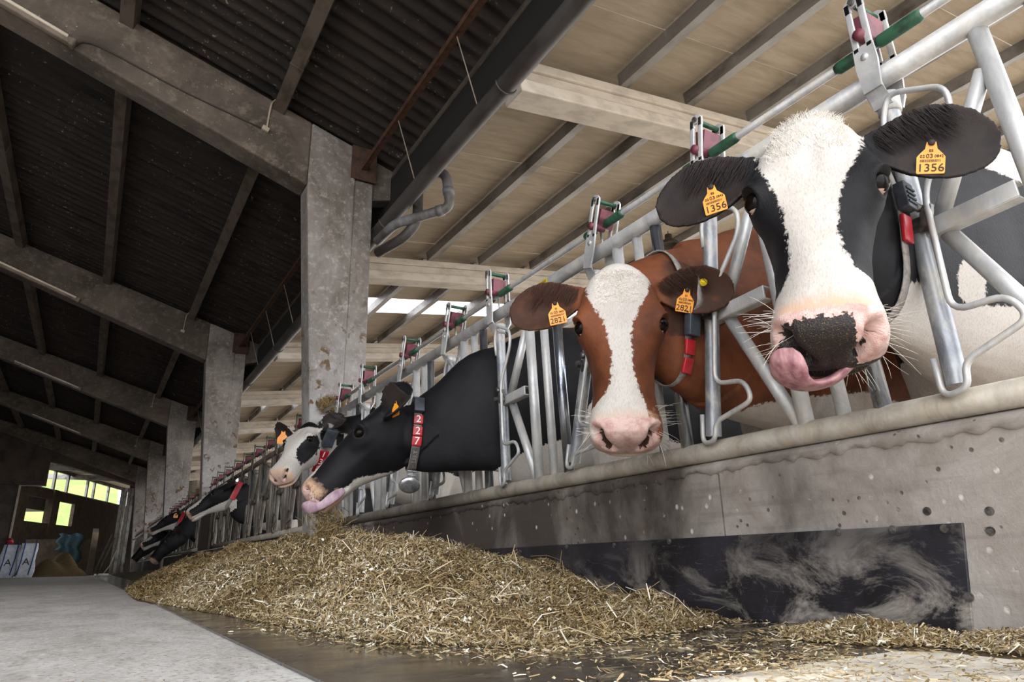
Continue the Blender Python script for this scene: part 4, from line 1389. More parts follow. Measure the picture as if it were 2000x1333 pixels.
def collar(idn, frac, tiltz=0.0, strap='strap_grey', half=0.019, nrm=None, c=None):
    """band round the neck at spine fraction; returns (parent, sampler)"""
    sp = COWS[idn]; C = sp['_C']
    if c is None:
        t = frac*(len(C)-1); i = int(t); c = C[i].lerp(C[i+1], t-i)
        if nrm is None: nrm = (C[i+1]-C[i]).normalized()
    nrm = Vector(nrm).normalized()
    side = nrm.cross(Vector((0, 0, 1))).normalized(); upv = side.cross(nrm).normalized()
    bvh = body_bvh(sp)
    n = 64; pts = []; outs = []
    for k in range(n):
        a = 2*math.pi*k/n
        d = side*math.cos(a)+upv*math.sin(a)
        hit = bvh.ray_cast(c+d*0.75, -d, 0.75)
        r = (hit[0]-c).length if hit[0] is not None else 0.2
        pts.append(r); outs.append(d)
    pts = [min(r, 0.40) for r in pts]
    for _ in range(3): pts = [0.25*pts[k-1]+0.5*pts[k]+0.25*pts[(k+1) % n] for k in range(n)]
    pts = [r+0.007 for r in pts]
    vs = []; fs = []
    for k in range(n):
        for dr, dn in ((0, -half), (0, half), (0.005, half), (0.005, -half)):
            vs.append(c+outs[k]*(pts[k]+dr)+nrm*dn)
    for k in range(n):
        a = k*4; b_ = ((k+1) % n)*4
        for j in range(4): fs.append((a+j, a+(j+1) % 4, b_+(j+1) % 4, b_+j))
    mb = MB(); mb.add(vs, fs, 0, True)
    band = mb.build('collar', strap, sp['_root'])
    def at(zrel, sgn):
        """frame on the band at height zrel from centre on one flank (sgn=+1: cow's left side, facing the camera)"""
        best = None
        for k in range(n*4):
            a = 2*math.pi*k/(n*4)
            kk = k/4; k0 = int(kk) % n; k1 = (k0+1) % n; ff = kk-int(kk)
            d = side*math.cos(a)+upv*math.sin(a)
            r = pts[k0]*(1-ff)+pts[k1]*ff
            if (math.cos(a) > 0) != (sgn > 0): continue
            e = abs(r*math.sin(a)-zrel)
            if best is None or e < best[0]: best = (e, c+d*(r+0.005), d, a, r)
        _, p, d, a, r = best
        # tangent up along the band
        da = 0.05 if sgn > 0 else -0.05
        def pt(a2):
            kk = (a2/(2*math.pi)*n) % n; k0 = int(kk) % n; k1 = (k0+1) % n; ff = kk-int(kk)
            return c+(side*math.cos(a2)+upv*math.sin(a2))*(pts[k0]*(1-ff)+pts[k1]*ff)
        tg = (pt(a+da)-pt(a-da)).normalized()
        o = d-tg*d.dot(tg)-nrm*d.dot(nrm); o.normalize()
        return p, tg, o
    return band, at, nrm, side

def frame4(p, upd, out):
    upd = Vector(upd).normalized(); out = Vector(out); out = (out-upd*out.dot(upd)).normalized()
    x = upd.cross(out)
    return Matrix(((x.x, upd.x, out.x, p.x), (x.y, upd.y, out.y, p.y), (x.z, upd.z, out.z, p.z), (0, 0, 0, 1)))

def plate(band, M, w, h, txt, name='number_plate', body='red_plate', th=0.012, tsize=None, lab=None):
    mb = MB()
    R3 = M.to_3x3()
    mb.bevbox(M @ Vector((0, 0, th/2)), (w, h, th), min(0.004, th*0.3), R3)
    if txt:
        lines = txt.split('|'); ts = tsize or h*0.95/len(lines)
        for i, s_ in enumerate(lines):
            yy = (len(lines)-1)/2*h/len(lines)-i*h/len(lines)
            text_mesh(s_, ts, M @ Matrix.Translation((0, yy, th+0.0006)), mb, 1)
    o = mb.build(name, [body, 'white_digit'], band)
    if lab: o['label'] = lab
    return o

def cam_side(nrm):
    side = nrm.cross(Vector((0, 0, 1))).normalized()
    return 1 if side.y < 0 else -1

# -- cow in profile: box, three plates, lettered strap end, buckle and medallion
band, at, nrm, side = collar('227', 0.0, c=Vector((1.44, 3.45, 0.86)), nrm=(0.97, -0.22, -0.06), half=0.022)
sg = cam_side(nrm)
p, tg, o = at(0.140, sg); plate(band, frame4(p, tg, o), 0.056, 0.085, '', 'transponder_box', 'box_grey', 0.030)
for zr, dg_ in ((0.062, '2'), (0.004, '2'), (-0.048, '7')):
    p, tg, o = at(zr, sg); plate(band, frame4(p, tg, o), 0.052, 0.050, dg_, lab='red plate with white digit %s' % dg_, tsize=0.056)
p, tg, o = at(-0.120, sg)
Mx = frame4(p, tg, o)
mb = MB(); mb.bevbox(Mx @ Vector((0, -0.01, 0.003)), (0.040, 0.120, 0.006), 0.002, Mx.to_3x3())
text_mesh('LELY', 0.034, Mx @ Matrix.Rotation(math.pi/2, 4, 'Z') @ Matrix.Translation((0, 0, 0.0066)), mb, 1)
mb.build('strap_end', ['strap_dark', 'strap_grey'], band)
p = p+tg*-0.085
mb = MB()
mb.bevbox(p+o*0.006, (0.052, 0.012, 0.010), 0.003, Mx.to_3x3())
mb.bevbox(p+o*0.006-tg*0.022, (0.046, 0.010, 0.010), 0.003, Mx.to_3x3())
mb.build('buckle', 'steel_shiny', band)
q = p-tg*0.075+o*0.010
mb = MB()
prof = [(0.0, 0.016), (0.035, 0.014), (0.052, 0.008), (0.055, 0.0), (0.050, -0.010), (0.0, -0.014)]
nseg = 28; vs = []; fs = []
R3 = Mx.to_3x3()
for r, h in prof:
    for k in range(nseg):
        a = 2*math.pi*k/nseg
        vs.append(q+R3 @ Vector((r*math.cos(a)*1.05, r*math.sin(a)*0.86, h)))
for i in range(len(prof)-1):
    for k in range(nseg): fs.append((i*nseg+k, i*nseg+(k+1) % nseg, (i+1)*nseg+(k+1) % nseg, (i+1)*nseg+k))
mb.add(vs, fs, 0, True)
mb.build('medallion', 'steel_shiny', band)

# -- spotted cow: box and one long plate 1 3 8
band, at, nrm, side = collar('138', 0.0, c=Vector((1.495, 5.53, 1.07)), nrm=(0.97, 0.10, -0.08), half=0.024)
sg = cam_side(nrm)
p, tg, o = at(0.10, sg); plate(band, frame4(p, tg, o), 0.085, 0.15, '', 'transponder_box', 'box_grey', 0.045)
p, tg, o = at(-0.075, sg); plate(band, frame4(p, tg, o), 0.075, 0.200, '1|3|8', tsize=0.072, lab='red plate with white digits 1 3 8')

# -- the two facing cows: only a box and a red plate show beside the cheek
band, at, nrm, side = collar('1356', 0.0, c=Vector((1.69, 0.955, 1.03)), nrm=(0.98, 0.1, 0.0), strap='strap_grey', half=0.016)
sg = cam_side(nrm)
p, tg, o = at(0.045, sg); Mx = frame4(p, tg, o); plate(band, Mx, 0.050, 0.075, '', 'transponder_box', 'box_grey', 0.030)
mb = MB()
for k in range(4): mb.bevbox(Mx @ Vector((0, -0.022+0.013*k, 0.031)), (0.044, 0.006, 0.006), 0.001, Mx.to_3x3())
mb.build('box_rib', 'box_grey', band)
p, tg, o = at(-0.035, sg); plate(band, frame4(p, tg, o), 0.045, 0.075, '', lab='red plate')
band, at, nrm, side = collar('2821', 0.0, c=Vector((1.69, 1.735, 1.03)), nrm=(0.97, 0.1, 0.0), strap='strap_grey', half=0.016)
sg = cam_side(nrm)
p, tg, o = at(-0.055, sg); plate(band, frame4(p, tg, o), 0.055, 0.085, '', 'transponder_box', 'box_grey', 0.030)
p, tg, o = at(-0.135, sg); plate(band, frame4(p, tg, o), 0.045, 0.055, '', lab='red plate')
p, tg, o = at(-0.195, sg); plate(band, frame4(p, tg, o), 0.045, 0.055, '', lab='red plate')
for idn, c_, n_ in (('f1', (1.66, 10.41, 1.2), (0.9, 0, -0.35)), ('f2', (1.66, 17.1, 1.24), (0.9, 0, -0.35))):
    band, at, nrm, side = collar(idn, 0, c=Vector(c_), nrm=n_, half=0.03)
    sg = cam_side(nrm)
    p, tg, o = at(0.02, sg); plate(band, frame4(p, tg, o), 0.075, 0.26, '', lab='red plate')

# -- ear tags
def tag_shape(w, h, nk):
    """outline of a flag tag, neck at the top, hole button at origin"""
    return [(-w*0.16, 0.006), (-w*0.22, -nk*0.45), (-w*0.40, -nk*0.85), (-w*0.5, -nk-0.004), (-w*0.5, -nk-h+0.004), (-w*0.47, -nk-h), (w*0.47, -nk-h), (w*0.5, -nk-h+0.004),
            (w*0.5, -nk-0.004), (w*0.40, -nk*0.85), (w*0.22, -nk*0.45), (w*0.16, 0.006), (w*0.10, 0.0), (-w*0.10, 0.0)]
def ear_frame(idn, e_i, u, v, roll, off=0.016, face=None):
    sp = COWS[idn]; e = sp['ears'][e_i]; R = Matrix(sp['_R'].tolist()); S = sp['_S']; T = V3(sp['_T'])
    d = V3(e['dir']).normalized(); n_ = V3(e['n']); n_ = (n_-d*n_.dot(d)).normalized(); sd = d.cross(n_)
    w = np.interp(u, EAR_U, EAR_W)*e.get('wide', 1.0)
    loc = V3(e['base'])+d*(e['L']/S*u)+sd*(w*v)+n_*(e.get('cup', 0.055)*v*v*(0.4+0.6*math.sin(math.pi*min(u*1.1, 1)))-e.get('droop', 0)*u*u)
    p = R @ (loc*S)+T
    out = (R @ n_).normalized() if face is None else Vector(face).normalized()
    p = p+(R @ n_).normalized()*off
    upd = Vector((0, 0, 1))-out*out.z
    upd.normalize()
    upd = Quaternion(out, math.radians(roll)) @ upd
    return frame4(p, upd, out), sp['_root']
def ear_tag(idn, e_i, u, v, roll, number, line='02030842', w=0.058, h=0.047, nk=0.030, off=0.016, face=None, printed=True):
    M, root = ear_frame(idn, e_i, u, v, roll, off, face)
    mb = MB(); poly = tag_shape(w, h, nk); n = len(poly)
    for z0, z1 in ((0, 0.0022),):
        vs = [M @ Vector((a, b_, z0)) for a, b_ in poly]+[M @ Vector((a, b_, z1)) for a, b_ in poly]
        mb.add(vs, [tuple(range(n)), tuple(reversed(range(n, 2*n)))]+[(i, i+n, (i+1) % n+n, (i+1) % n) for i in range(n)])
    t = mb.build('ear_tag', 'tag_orange', root)
    t['label'] = 'orange ear tag'+(' printed %s' % number if printed else '')
    mb = MB(); mb.tube([M @ Vector((0, 0.002, -0.004)), M @ Vector((0, 0.002, 0.006))], 0.0075, 12)
    mb.build('tag_button', 'hair_dark', t)
    if printed:
        mb = MB()
        at_ = lambda x, y: M @ Matrix.Translation((x, y, 0.0030))
        text_mesh(number, h*0.60, at_(0, -nk-h*0.70), mb, 0)
        text_mesh('ES', h*0.20, at_(0, -nk*0.62), mb, 0)
        text_mesh(line[:2], h*0.22, at_(-w*0.30, -nk-h*0.06), mb, 0)
        text_mesh(line[2:4], h*0.32, at_(-w*0.05, -nk-h*0.05), mb, 0)
        text_mesh(line[4:], h*0.20, at_(w*0.28, -nk-h*0.06), mb, 0)
        x = -w*0.38
        rng = random.Random(3)
        while x < w*0.36:
            bw = rng.choice((0.0006, 0.0009, 0.0014))
            q = [at_(x+dx, -nk-h*0.30+dy) @ Vector((0, 0, 0)) for dx, dy in ((0, -h*0.07), (bw, -h*0.07), (bw, h*0.07), (0, h*0.07))]
            mb.add(q, [(0, 1, 2, 3)]); x += bw+rng.choice((0.0007, 0.0012))
        mb.build('tag_print', 'tag_ink', t)
    return t
ear_tag('1356', 0, 0.50, -0.10, -12, '1356', off=0.026)
ear_tag('1356', 1, 0.46, 0.10, 6, '1356', off=0.026)
ear_tag('2821', 0, 0.42, -0.05, -14, '2821', off=0.026)
ear_tag('2821', 1, 0.40, 0.10, 8, '2821', w=0.062, off=0.026)
M, root = ear_frame('2821', 0, 0.62, 0.28, 0, 0.020)
mb = MB(); mb.tube([M @ Vector((0, 0, 0)), M @ Vector((0, 0, 0.004))], 0.0135, 20); mb.tube([M @ Vector((0, 0, 0.003)), M @ Vector((0, 0, 0.007))], 0.005, 12)
o = mb.build('button_tag', 'tag_yellow', root); o['label'] = 'round yellow button tag'
ear_tag('227', 0, 0.45, 0.0, 10, '', w=0.05, off=0.02, printed=False, face=(-0.95, -0.35, 0.1))
ear_tag('138', 0, 0.55, 0.0, 0, '', w=0.085, h=0.05, nk=0.05, off=0.02, printed=False, face=(-0.3, -0.95, 0.0))
ear_tag('f2', 0, 0.4, 0.0, 0, '', w=0.09, h=0.07, nk=0.03, off=0.03, printed=False, face=(-0.2, -1, 0))

# -- tongues
def tongue(idn, path, half, th, wdir, matn, lab, tip=0.55):
    sp = COWS[idn]; R = Matrix(sp['_R'].tolist()); S = sp['_S']; T = V3(sp['_T'])
    C = bez(path, 8); n = len(C); vs = []; fs = []; m = 18
    for i, c in enumerate(C):
        t = (C[min(i+1, n-1)]-C[max(i-1, 0)]).normalized()
        wd = Vector(wdir[0]).lerp(Vector(wdir[1]), i/(n-1)); wd = (wd-t*wd.dot(t)).normalized()
        nn = t.cross(wd)
        k_ = i/(n-1)
        ww = half*(0.75+0.35*math.sin(math.pi*k_*0.9))*(1 if k_ < 0.8 else max(0.05, math.sqrt(max(0, 1-((k_-0.8)/0.2)**2))*1.0))
        tt = th*(1 if k_ < 0.85 else max(0.3, 1-(k_-0.85)/0.2))
        for k in range(m):
            a = 2*math.pi*k/m
            groove = -0.25*th*math.exp(-(math.cos(a)/0.3)**2)*(1 if math.sin(a) > 0 else 0)
            vs.append(R @ ((c+wd*math.cos(a)*ww+nn*(math.sin(a)*tt+groove))*S)+T)
    for i in range(n-1):
        for k in range(m): fs.append((i*m+k, i*m+(k+1) % m, (i+1)*m+(k+1) % m, (i+1)*m+k))
    fs.append(tuple(range(m))); fs.append(tuple((n-1)*m+k for k in range(m)))
    mb = MB(); mb.add(vs, fs, 0, True)
    o = mb.build('tongue', matn, sp['_root']); o['label'] = lab
tongue('1356', [(0.045, 0.500, -0.140), (0.0, 0.536, -0.150), (-0.044, 0.552, -0.138), (-0.068, 0.552, -0.106), (-0.070, 0.542, -0.074), (-0.060, 0.524, -0.050)], 0.034, 0.010,
       [(0, 0.35, 1), (1, 0.1, 0.1)], 'tongue_pink', 'pink tongue curled up into the nostril')
tongue('227', [(0.066, 0.40, -0.138), (0.086, 0.44, -0.134), (0.086, 0.495, -0.118), (0.066, 0.545, -0.096), (0.030, 0.565, -0.078)], 0.026, 0.009, [(0.3, 0, -1), (0.3, 0, -1)], 'tongue_pale', 'pale pink tongue hanging out')

# -- whiskers and tufts of hair (fine strands, one mesh each)
def strands(idn, name, matn, items, r=0.0007):
    """items: list of polylines in head-local units"""
    sp = COWS[idn]; R = Matrix(sp['_R'].tolist()); S = sp['_S']; T = V3(sp['_T'])
    mb = MB()
    for pl in items:
        P = [R @ (Vector(p)*S)+T for p in pl]
        n = len(P)
        mb.tube(P, [r*(1-0.75*i/(n-1)) for i in range(n)], 3, caps=False)
    o = mb.build(name, matn, sp['_root']); o['kind'] = 'stuff'
    return o
rng = random.Random(11)
def surf(idn, tgt):
    sp = COWS[idn]; i = np.argmin(((sp['_hl']-np.array(tgt))**2).sum(1))
    n_ = sp['_N'][i] @ sp['_R']
    hlp = ((sp['_P'][i]-sp['_T']) @ sp['_R'])/sp['_S']
    return V3(hlp), V3(n_)
for idn, cnt in (('1356', 130), ('2821', 110)):
    it = []
    for k in range(cnt):
        s_ = rng.choice((-1, 1))
        if k < cnt*0.45: tgt = (s_*0.095, rng.uniform(0.42, 0.52), rng.uniform(-0.13, -0.03)); L = rng.uniform(0.02, 0.07)
        else: tgt = (rng.uniform(-0.07, 0.07), rng.uniform(0.44, 0.53), -0.165); L = rng.uniform(0.012, 0.045)
        p, n_ = surf(idn, tgt)
        d = (n_+Vector((rng.uniform(-.5, .5), rng.uniform(-.3, .5), rng.uniform(-.4, .3)))).normalized()
        b_ = Vector((rng.uniform(-.5, .5), rng.uniform(-.2, .6), rng.uniform(-.8, .1)))*0.35
        it.append([p-d*0.002, p+d*L*0.35+b_*L*0.06, p+d*L*0.7+b_*L*0.3, p+d*L*0.95+b_*L*0.65])
    strands(idn, 'whiskers', 'whisker_white', it)
def tuft(idn, matn, n, boxf, Lr, dirf, curl, r=0.0011):
    it = []
    for k in range(n):
        tgt = boxf(); p, n_ = surf(idn, tgt)
        d = (Vector(dirf(p))+n_*0.18+Vector((rng.uniform(-.5, .5), rng.uniform(-.5, .5), rng.uniform(-.2, .2)))*0.6).normalized()
        L = rng.uniform(*Lr); ax = n_.normalized(); c_ = rng.uniform(-curl, curl)
        pl = [p-n_*0.001]; dd = d
        for j in range(5):
            pl.append(pl[-1]+dd*L/5); dd = (Quaternion(ax, c_*0.4) @ dd)-n_*0.07; dd.normalize()
        it.append(pl)
    strands(idn, 'hair_tuft', matn, it, r)
tuft('2821', 'hair_white', 900, lambda: (rng.uniform(-0.07, 0.065), rng.uniform(-0.03, 0.12), 0.02), (0.014, 0.032), lambda p: (p.x*5, 1.0, 0.0), 2.4)
tuft('1356', 'hair_white', 1100, lambda: (rng.uniform(-0.085, 0.075), rng.uniform(-0.035, 0.11), 0.02), (0.010, 0.024), lambda p: (p.x*6, -0.9, 0.0), 0.8, 0.0009)
def ear_hair(idn, e_i, matn, n, L0):
    sp = COWS[idn]; e = sp['ears'][e_i]; S = sp['_S']
    d = V3(e['dir']).normalized(); n_ = V3(e['n']); n_ = (n_-d*n_.dot(d)).normalized(); sd = d.cross(n_)
    upl = V3(np.array([0, 0, 1.0]) @ sp['_R'])
    sgn = 1 if sd.dot(upl) > 0 else -1
    it = []
    for k in range(n):
        u = rng.uniform(0.05, 0.62); v = sgn*rng.uniform(0.35, 0.98)
        w = np.interp(u, EAR_U, EAR_W)*e.get('wide', 1.0)
        p = V3(e['base'])+d*(e['L']/S*u)+sd*(w*v)+n_*(e.get('cup', 0.055)*v*v*(0.4+0.6*math.sin(math.pi*min(u*1.1, 1)))+0.005)
        L = L0*rng.uniform(0.6, 1.3)
        dd = (d*0.55-sd*sgn*rng.uniform(0.5, 1.0)+n_*0.35).normalized()
        pl = [p]
        for j in range(4):
            pl.append(pl[-1]+dd*L/4); dd = (dd-n_*0.17+d*0.08).normalized()
        it.append(pl)
    strands(idn, 'ear_hair', matn, it, 0.0009)
ear_hair('1356', 0, 'hair_dark', 420, 0.045); ear_hair('1356', 1, 'hair_dark', 420, 0.045)
ear_hair('2821', 0, 'hair_brown', 420, 0.045); ear_hair('2821', 1, 'hair_brown', 420, 0.045)

# ------------------------------------------------------------------ feed heap and scattered straw
Yk_ = [0.0, 1.37, 1.50, 1.82, 2.35, 3.32, 5.43, 8.0, 12.0, 37.0]
Xf_ = [1.0, 0.84, 0.72, 0.62, 0.57, 0.50, 0.30, 0.35, 0.75, 1.0]
Yc_ = [1.30, 1.55, 1.87, 2.16, 2.52, 2.95, 3.30, 3.75, 5.1, 7.4, 9.5, 13.0, 20.0, 37.0]
Hc_ = [0.0, 0.02, 0.085, 0.19, 0.262, 0.262, 0.285, 0.358, 0.342, 0.305, 0.26, 0.19, 0.13, 0.08]
def vnoise(x, y, s, seed):
    g = np.random.RandomState(seed).rand(64, 64)
    X = np.asarray(x)*s+100; Y = np.asarray(y)*s+100
    i = np.floor(X).astype(int); j = np.floor(Y).astype(int); a = X-i; b_ = Y-j
    a = a*a*(3-2*a); b_ = b_*b_*(3-2*b_)
    G = lambda p, q: g[p % 64, q % 64]
    return G(i, j)*(1-a)*(1-b_)+G(i+1, j)*a*(1-b_)+G(i, j+1)*(1-a)*b_+G(i+1, j+1)*a*b_-0.5
def heap(x, y):
    x = np.asarray(x, float); y = np.asarray(y, float)
    xf = np.interp(y, Yk_, Xf_); hc = np.interp(y, Yc_, Hc_)
    xc = np.interp(y, [1.4, 2.0, 2.6, 4.0, 8.0], [1.02, 1.12, 1.2, 1.2, 1.2])
    t = np.clip((x-xf)/(xc-xf), 0, 1)
    f = np.sin(t*math.pi/2)**1.15
    back = np.clip((x-xc)/(1.81-xc), 0, 1)
    f = f*(1-0.45*back**1.2*np.interp(y, [1.5, 2.4, 3.4], [2.0, 1.7, 0.8]).clip(0, 2.2))
    h = hc*np.maximum(f, 0)
    h = np.maximum(h, 0.165*np.exp(-(((x-1.70)/0.20)**2+((y-2.60)/0.36)**2)))
    h = np.maximum(h, 0.072*np.exp(-(((x-1.64)/0.11)**2+((y-1.86)/0.13)**2)))
    h = np.maximum(h, 0.030*np.exp(-(((x-1.62)/0.16)**2+((y-1.08)/0.17)**2)))
    h = np.maximum(h, 0.030*np.exp(-(((x-1.72)/0.16)**2+((y-0.72)/0.2)**2)))
    amp = np.clip(h/0.15, 0, 1)
    h = h+amp*(0.10*vnoise(x, y, 3.1, 1)+0.05*vnoise(x, y, 8.0, 2)+0.024*vnoise(x, y, 21.0, 3))
    return np.maximum(h, 0)
feed = empty('feed_heap')
tag(feed, 'long heap of chopped straw and silage feed along the wall', 'feed')
# core
ys = np.concatenate([np.arange(0.5, 5.0, 0.025), np.arange(5.0, 12, 0.06), np.arange(12, 36, 0.25)])
xs = np.linspace(0.25, 1.805, 64)
XX, YY = np.meshgrid(xs, ys)
ZZ = heap(XX, YY)-0.006
vs = np.stack([XX, YY, ZZ], -1).reshape(-1, 3)
nx = len(xs); fs = []
keep = ZZ > -0.004
for i in range(len(ys)-1):
    for j in range(nx-1):
        if keep[i, j] or keep[i+1, j] or keep[i, j+1] or keep[i+1, j+1]:
            fs.append((i*nx+j, i*nx+j+1, (i+1)*nx+j+1, (i+1)*nx+j))
me = bpy.data.meshes.new('feed_core'); me.from_pydata([tuple(v) for v in vs], [], fs)
me.materials.append(MATS['hay_core']); me.polygons.foreach_set('use_smooth', [True]*len(fs)); me.update()
o = link('feed_core', me, feed); o['kind'] = 'stuff'

def blades(name, px_, py_, pz_, nrm, L, W, tint, parent, tilt=0.45, bend=0.25, seed=0):
    """many bent strips as one mesh"""
    rs = np.random.RandomState(seed)
    n = len(px_)
    P = np.stack([px_, py_, pz_], 1)
    r = rs.randn(n, 3)
    r -= nrm*(r*nrm).sum(1, keepdims=True)
    r /= np.linalg.norm(r, axis=1, keepdims=True)
    d = r+nrm*(rs.randn(n, 1)*tilt); d /= np.linalg.norm(d, axis=1, keepdims=True)
    q = rs.randn(n, 3); q -= d*(q*d).sum(1, keepdims=True); q /= np.linalg.norm(q, axis=1, keepdims=True)
    s_ = q*0.6+np.cross(d, nrm)*1.0; s_ -= d*(s_*d).sum(1, keepdims=True); s_ /= np.linalg.norm(s_, axis=1, keepdims=True)
    L = L[:, None]; W = W[:, None]
    b_ = np.cross(d, s_)*(rs.randn(n, 1)*bend)*L
    a0 = P-d*L/2; a1 = P+b_; a2 = P+d*L/2
    V = np.stack([a0-s_*W*.35, a0+s_*W*.35, a1+s_*W*.5, a1-s_*W*.5, a2+s_*W*.3, a2-s_*W*.3], 1)
    V[:, :, 2] = np.maximum(V[:, :, 2], 0.0075)
    idx = (np.arange(n)*6)[:, None]
    F = np.concatenate([idx+np.array([0, 1, 2, 3]), idx+np.array([3, 2, 4, 5])], 1).reshape(-1, 4)
    me = bpy.data.meshes.new(name)
    me.vertices.add(n*6); me.vertices.foreach_set('co', V.astype(np.float32).ravel())
    me.loops.add(F.size); me.loops.foreach_set('vertex_index', F.astype(np.int32).ravel())
    me.polygons.add(len(F)); me.polygons.foreach_set('loop_start', np.arange(len(F), dtype=np.int32)*4)
    me.update(calc_edges=True); me.validate()
    a = me.attributes.new('tint', 'FLOAT', 'POINT'); a.data.foreach_set('value', np.repeat(tint, 6).astype(np.float32))
    me.materials.append(MATS['straw'])
    o = link(name, me, parent); o['kind'] = 'stuff'
    return o
rs = np.random.RandomState(5)
def hn(x, y):
    e = 0.02
    gx = (heap(x+e, y)-heap(x-e, y))/(2*e); gy = (heap(x, y+e)-heap(x, y-e))/(2*e)
    n_ = np.stack([-gx, -gy, np.ones_like(gx)], 1)
    return n_/np.linalg.norm(n_, axis=1, keepdims=True)
def scatter(n, y0, y1, power):
    y = y0+(y1-y0)*rs.rand(n)**power; x = 0.25+1.55*rs.rand(n)
    h = heap(x, y); k = h > 0.008
    return x[k], y[k], h[k]
x, y, h = scatter(210000, 0.5, 6.0, 1.45)
nn = hn(x, y); n = len(x)
L = 0.010+0.034*rs.rand(n)**1.8; W = 0.0014+0.0034*rs.rand(n)**2
chip = rs.rand(n) < 0.10; L[chip] *= 0.5; W[chip] = 0.006+0.006*rs.rand(chip.sum())
tint = np.clip(0.46+0.30*rs.randn(n)+0.5*vnoise(x, y, 4.0, 9), 0, 1); tint[chip] = np.clip(tint[chip]+0.2, 0, 1)
blades('chopped_straw', x, y, h+0.006*rs.rand(n), nn, L, W, tint, feed, seed=1)
x, y, h = scatter(42000, 5.5, 14.0, 1.3); n = len(x)
blades('chopped_straw', x, y, h+0.008, hn(x, y), 0.03+0.05*rs.rand(n), 0.004+0.006*rs.rand(n), np.clip(0.35+0.2*rs.randn(n), 0, 1), feed, seed=2)
x, y, h = scatter(1500, 1.4, 5.0, 1.3); n = len(x)
blades('long_stalk', x, y, h+0.012, hn(x, y), 0.06+0.09*rs.rand(n), 0.0025+0.002*rs.rand(n), np.clip(0.62+0.25*rs.randn(n), 0, 1), feed, 0.5, 0.15, seed=3)
# loose straw on the floor in front of the wall and round the toe of the heap
n = 40000
y = 0.45+2.2*rs.rand(n)**1.2; x = 0.35+1.42*rs.rand(n)
dens = np.clip((x-0.62)/0.35, 0, 1)*(0.10+1.1*np.clip(vnoise(x*0.6, y*1.6, 6.0, 4)+0.45, 0, 1)**1.8)
dens = np.maximum(dens, np.where((y < 0.95) & (x > 0.6), 0.22, 0))
dens = dens*np.where((y > 1.0) & (x > 1.15) & (y < 1.75), 0.6, 1.0)
dens = dens+0.5*np.exp(-((x-np.interp(y, Yk_, Xf_))/0.07)**2)*(y > 1.3)
k = rs.rand(n) < dens; x, y = x[k], y[k]; n = len(x)
up_ = np.tile(np.array([0, 0, 1.0]), (n, 1))
L = 0.007+0.024*rs.rand(n)**1.8; W = 0.0015+0.0036*rs.rand(n)**1.6
litter = blades('straw_litter', x, y, heap(x, y)+0.008+0.004*rs.rand(n), up_, L, W, np.clip(0.62+0.22*rs.randn(n), 0, 1), None, 0.16, 0.12, seed=4)
tag(litter, 'loose chopped straw littering the floor beside the black panel', 'straw', kind='stuff')
n = 16000
y = 0.6+6*rs.rand(n)**1.6; x = -1.2+1.55*rs.rand(n); k = rs.rand(n) < 0.25+0.6*np.exp(-((x-0.33)/0.12)**2); x, y = x[k], y[k]; n = len(x)
lit2 = blades('straw_litter', x, y, np.full(n, 0.003), np.tile(np.array([0, 0, 1.0]), (n, 1)), 0.006+0.016*rs.rand(n)**2, 0.0015+0.002*rs.rand(n), np.clip(0.45+0.25*rs.randn(n), 0, 1), None, 0.08, 0.1, seed=6)
tag(lit2, 'fine straw dust strewn over the pale alley floor on the left', 'straw', kind='stuff')

# wad of straw caught on the nearest column above the rail
wad = empty('straw_wad'); tag(wad, 'matted straw wad stuck to the nearest column above the rail', 'straw')
q = wall_hit(652, 803, 1.9); 
cY = 6.58
n = 900
ph = rs.rand(n)*6.283; rr_ = np.sqrt(rs.rand(n))
wx = 1.91+0.17*rr_*np.cos(ph); wz = 1.70+0.07*rr_*np.sin(ph)+0.02*rs.randn(n)
wy = cY-0.05*(1-rr_**2)-0.01
nn = np.stack([0.3*np.cos(ph)*rr_, -np.ones(n), 0.3*np.sin(ph)*rr_], 1); nn /= np.linalg.norm(nn, axis=1, keepdims=True)
blades('matted_straw', wx, wy, wz, nn, 0.04+0.06*rs.rand(n), 0.004+0.004*rs.rand(n), np.clip(0.18+0.15*rs.randn(n), 0, 1), wad, seed=7)

# wisp of feed dangling from the mouth of the black cow
sp_ = COWS['227']; mo = V3(sp_['_R'] @ (np.array((0.02, 0.50, -0.165))*sp_['_S'])+sp_['_T'])
n = 420; tt = rs.rand(n)
wx = mo.x+0.05*rs.randn(n)*(0.5+0.5*(1-tt)); wy = mo.y+0.05*rs.randn(n)*(0.5+0.5*(1-tt)); wz = mo.z-0.15*tt
nn = rs.randn(n, 3); nn[:, 2] *= 0.2; nn /= np.linalg.norm(nn, axis=1, keepdims=True)
wisp = blades('feed_wisp', wx, wy, wz, nn, 0.03+0.05*rs.rand(n), 0.0015+0.002*rs.rand(n), np.clip(0.25+0.2*rs.randn(n), 0, 1), None, 0.3, 0.3, seed=8)
tag(wisp, 'wisp of straw feed dangling from the mouth of the black profile cow', 'straw', kind='stuff')

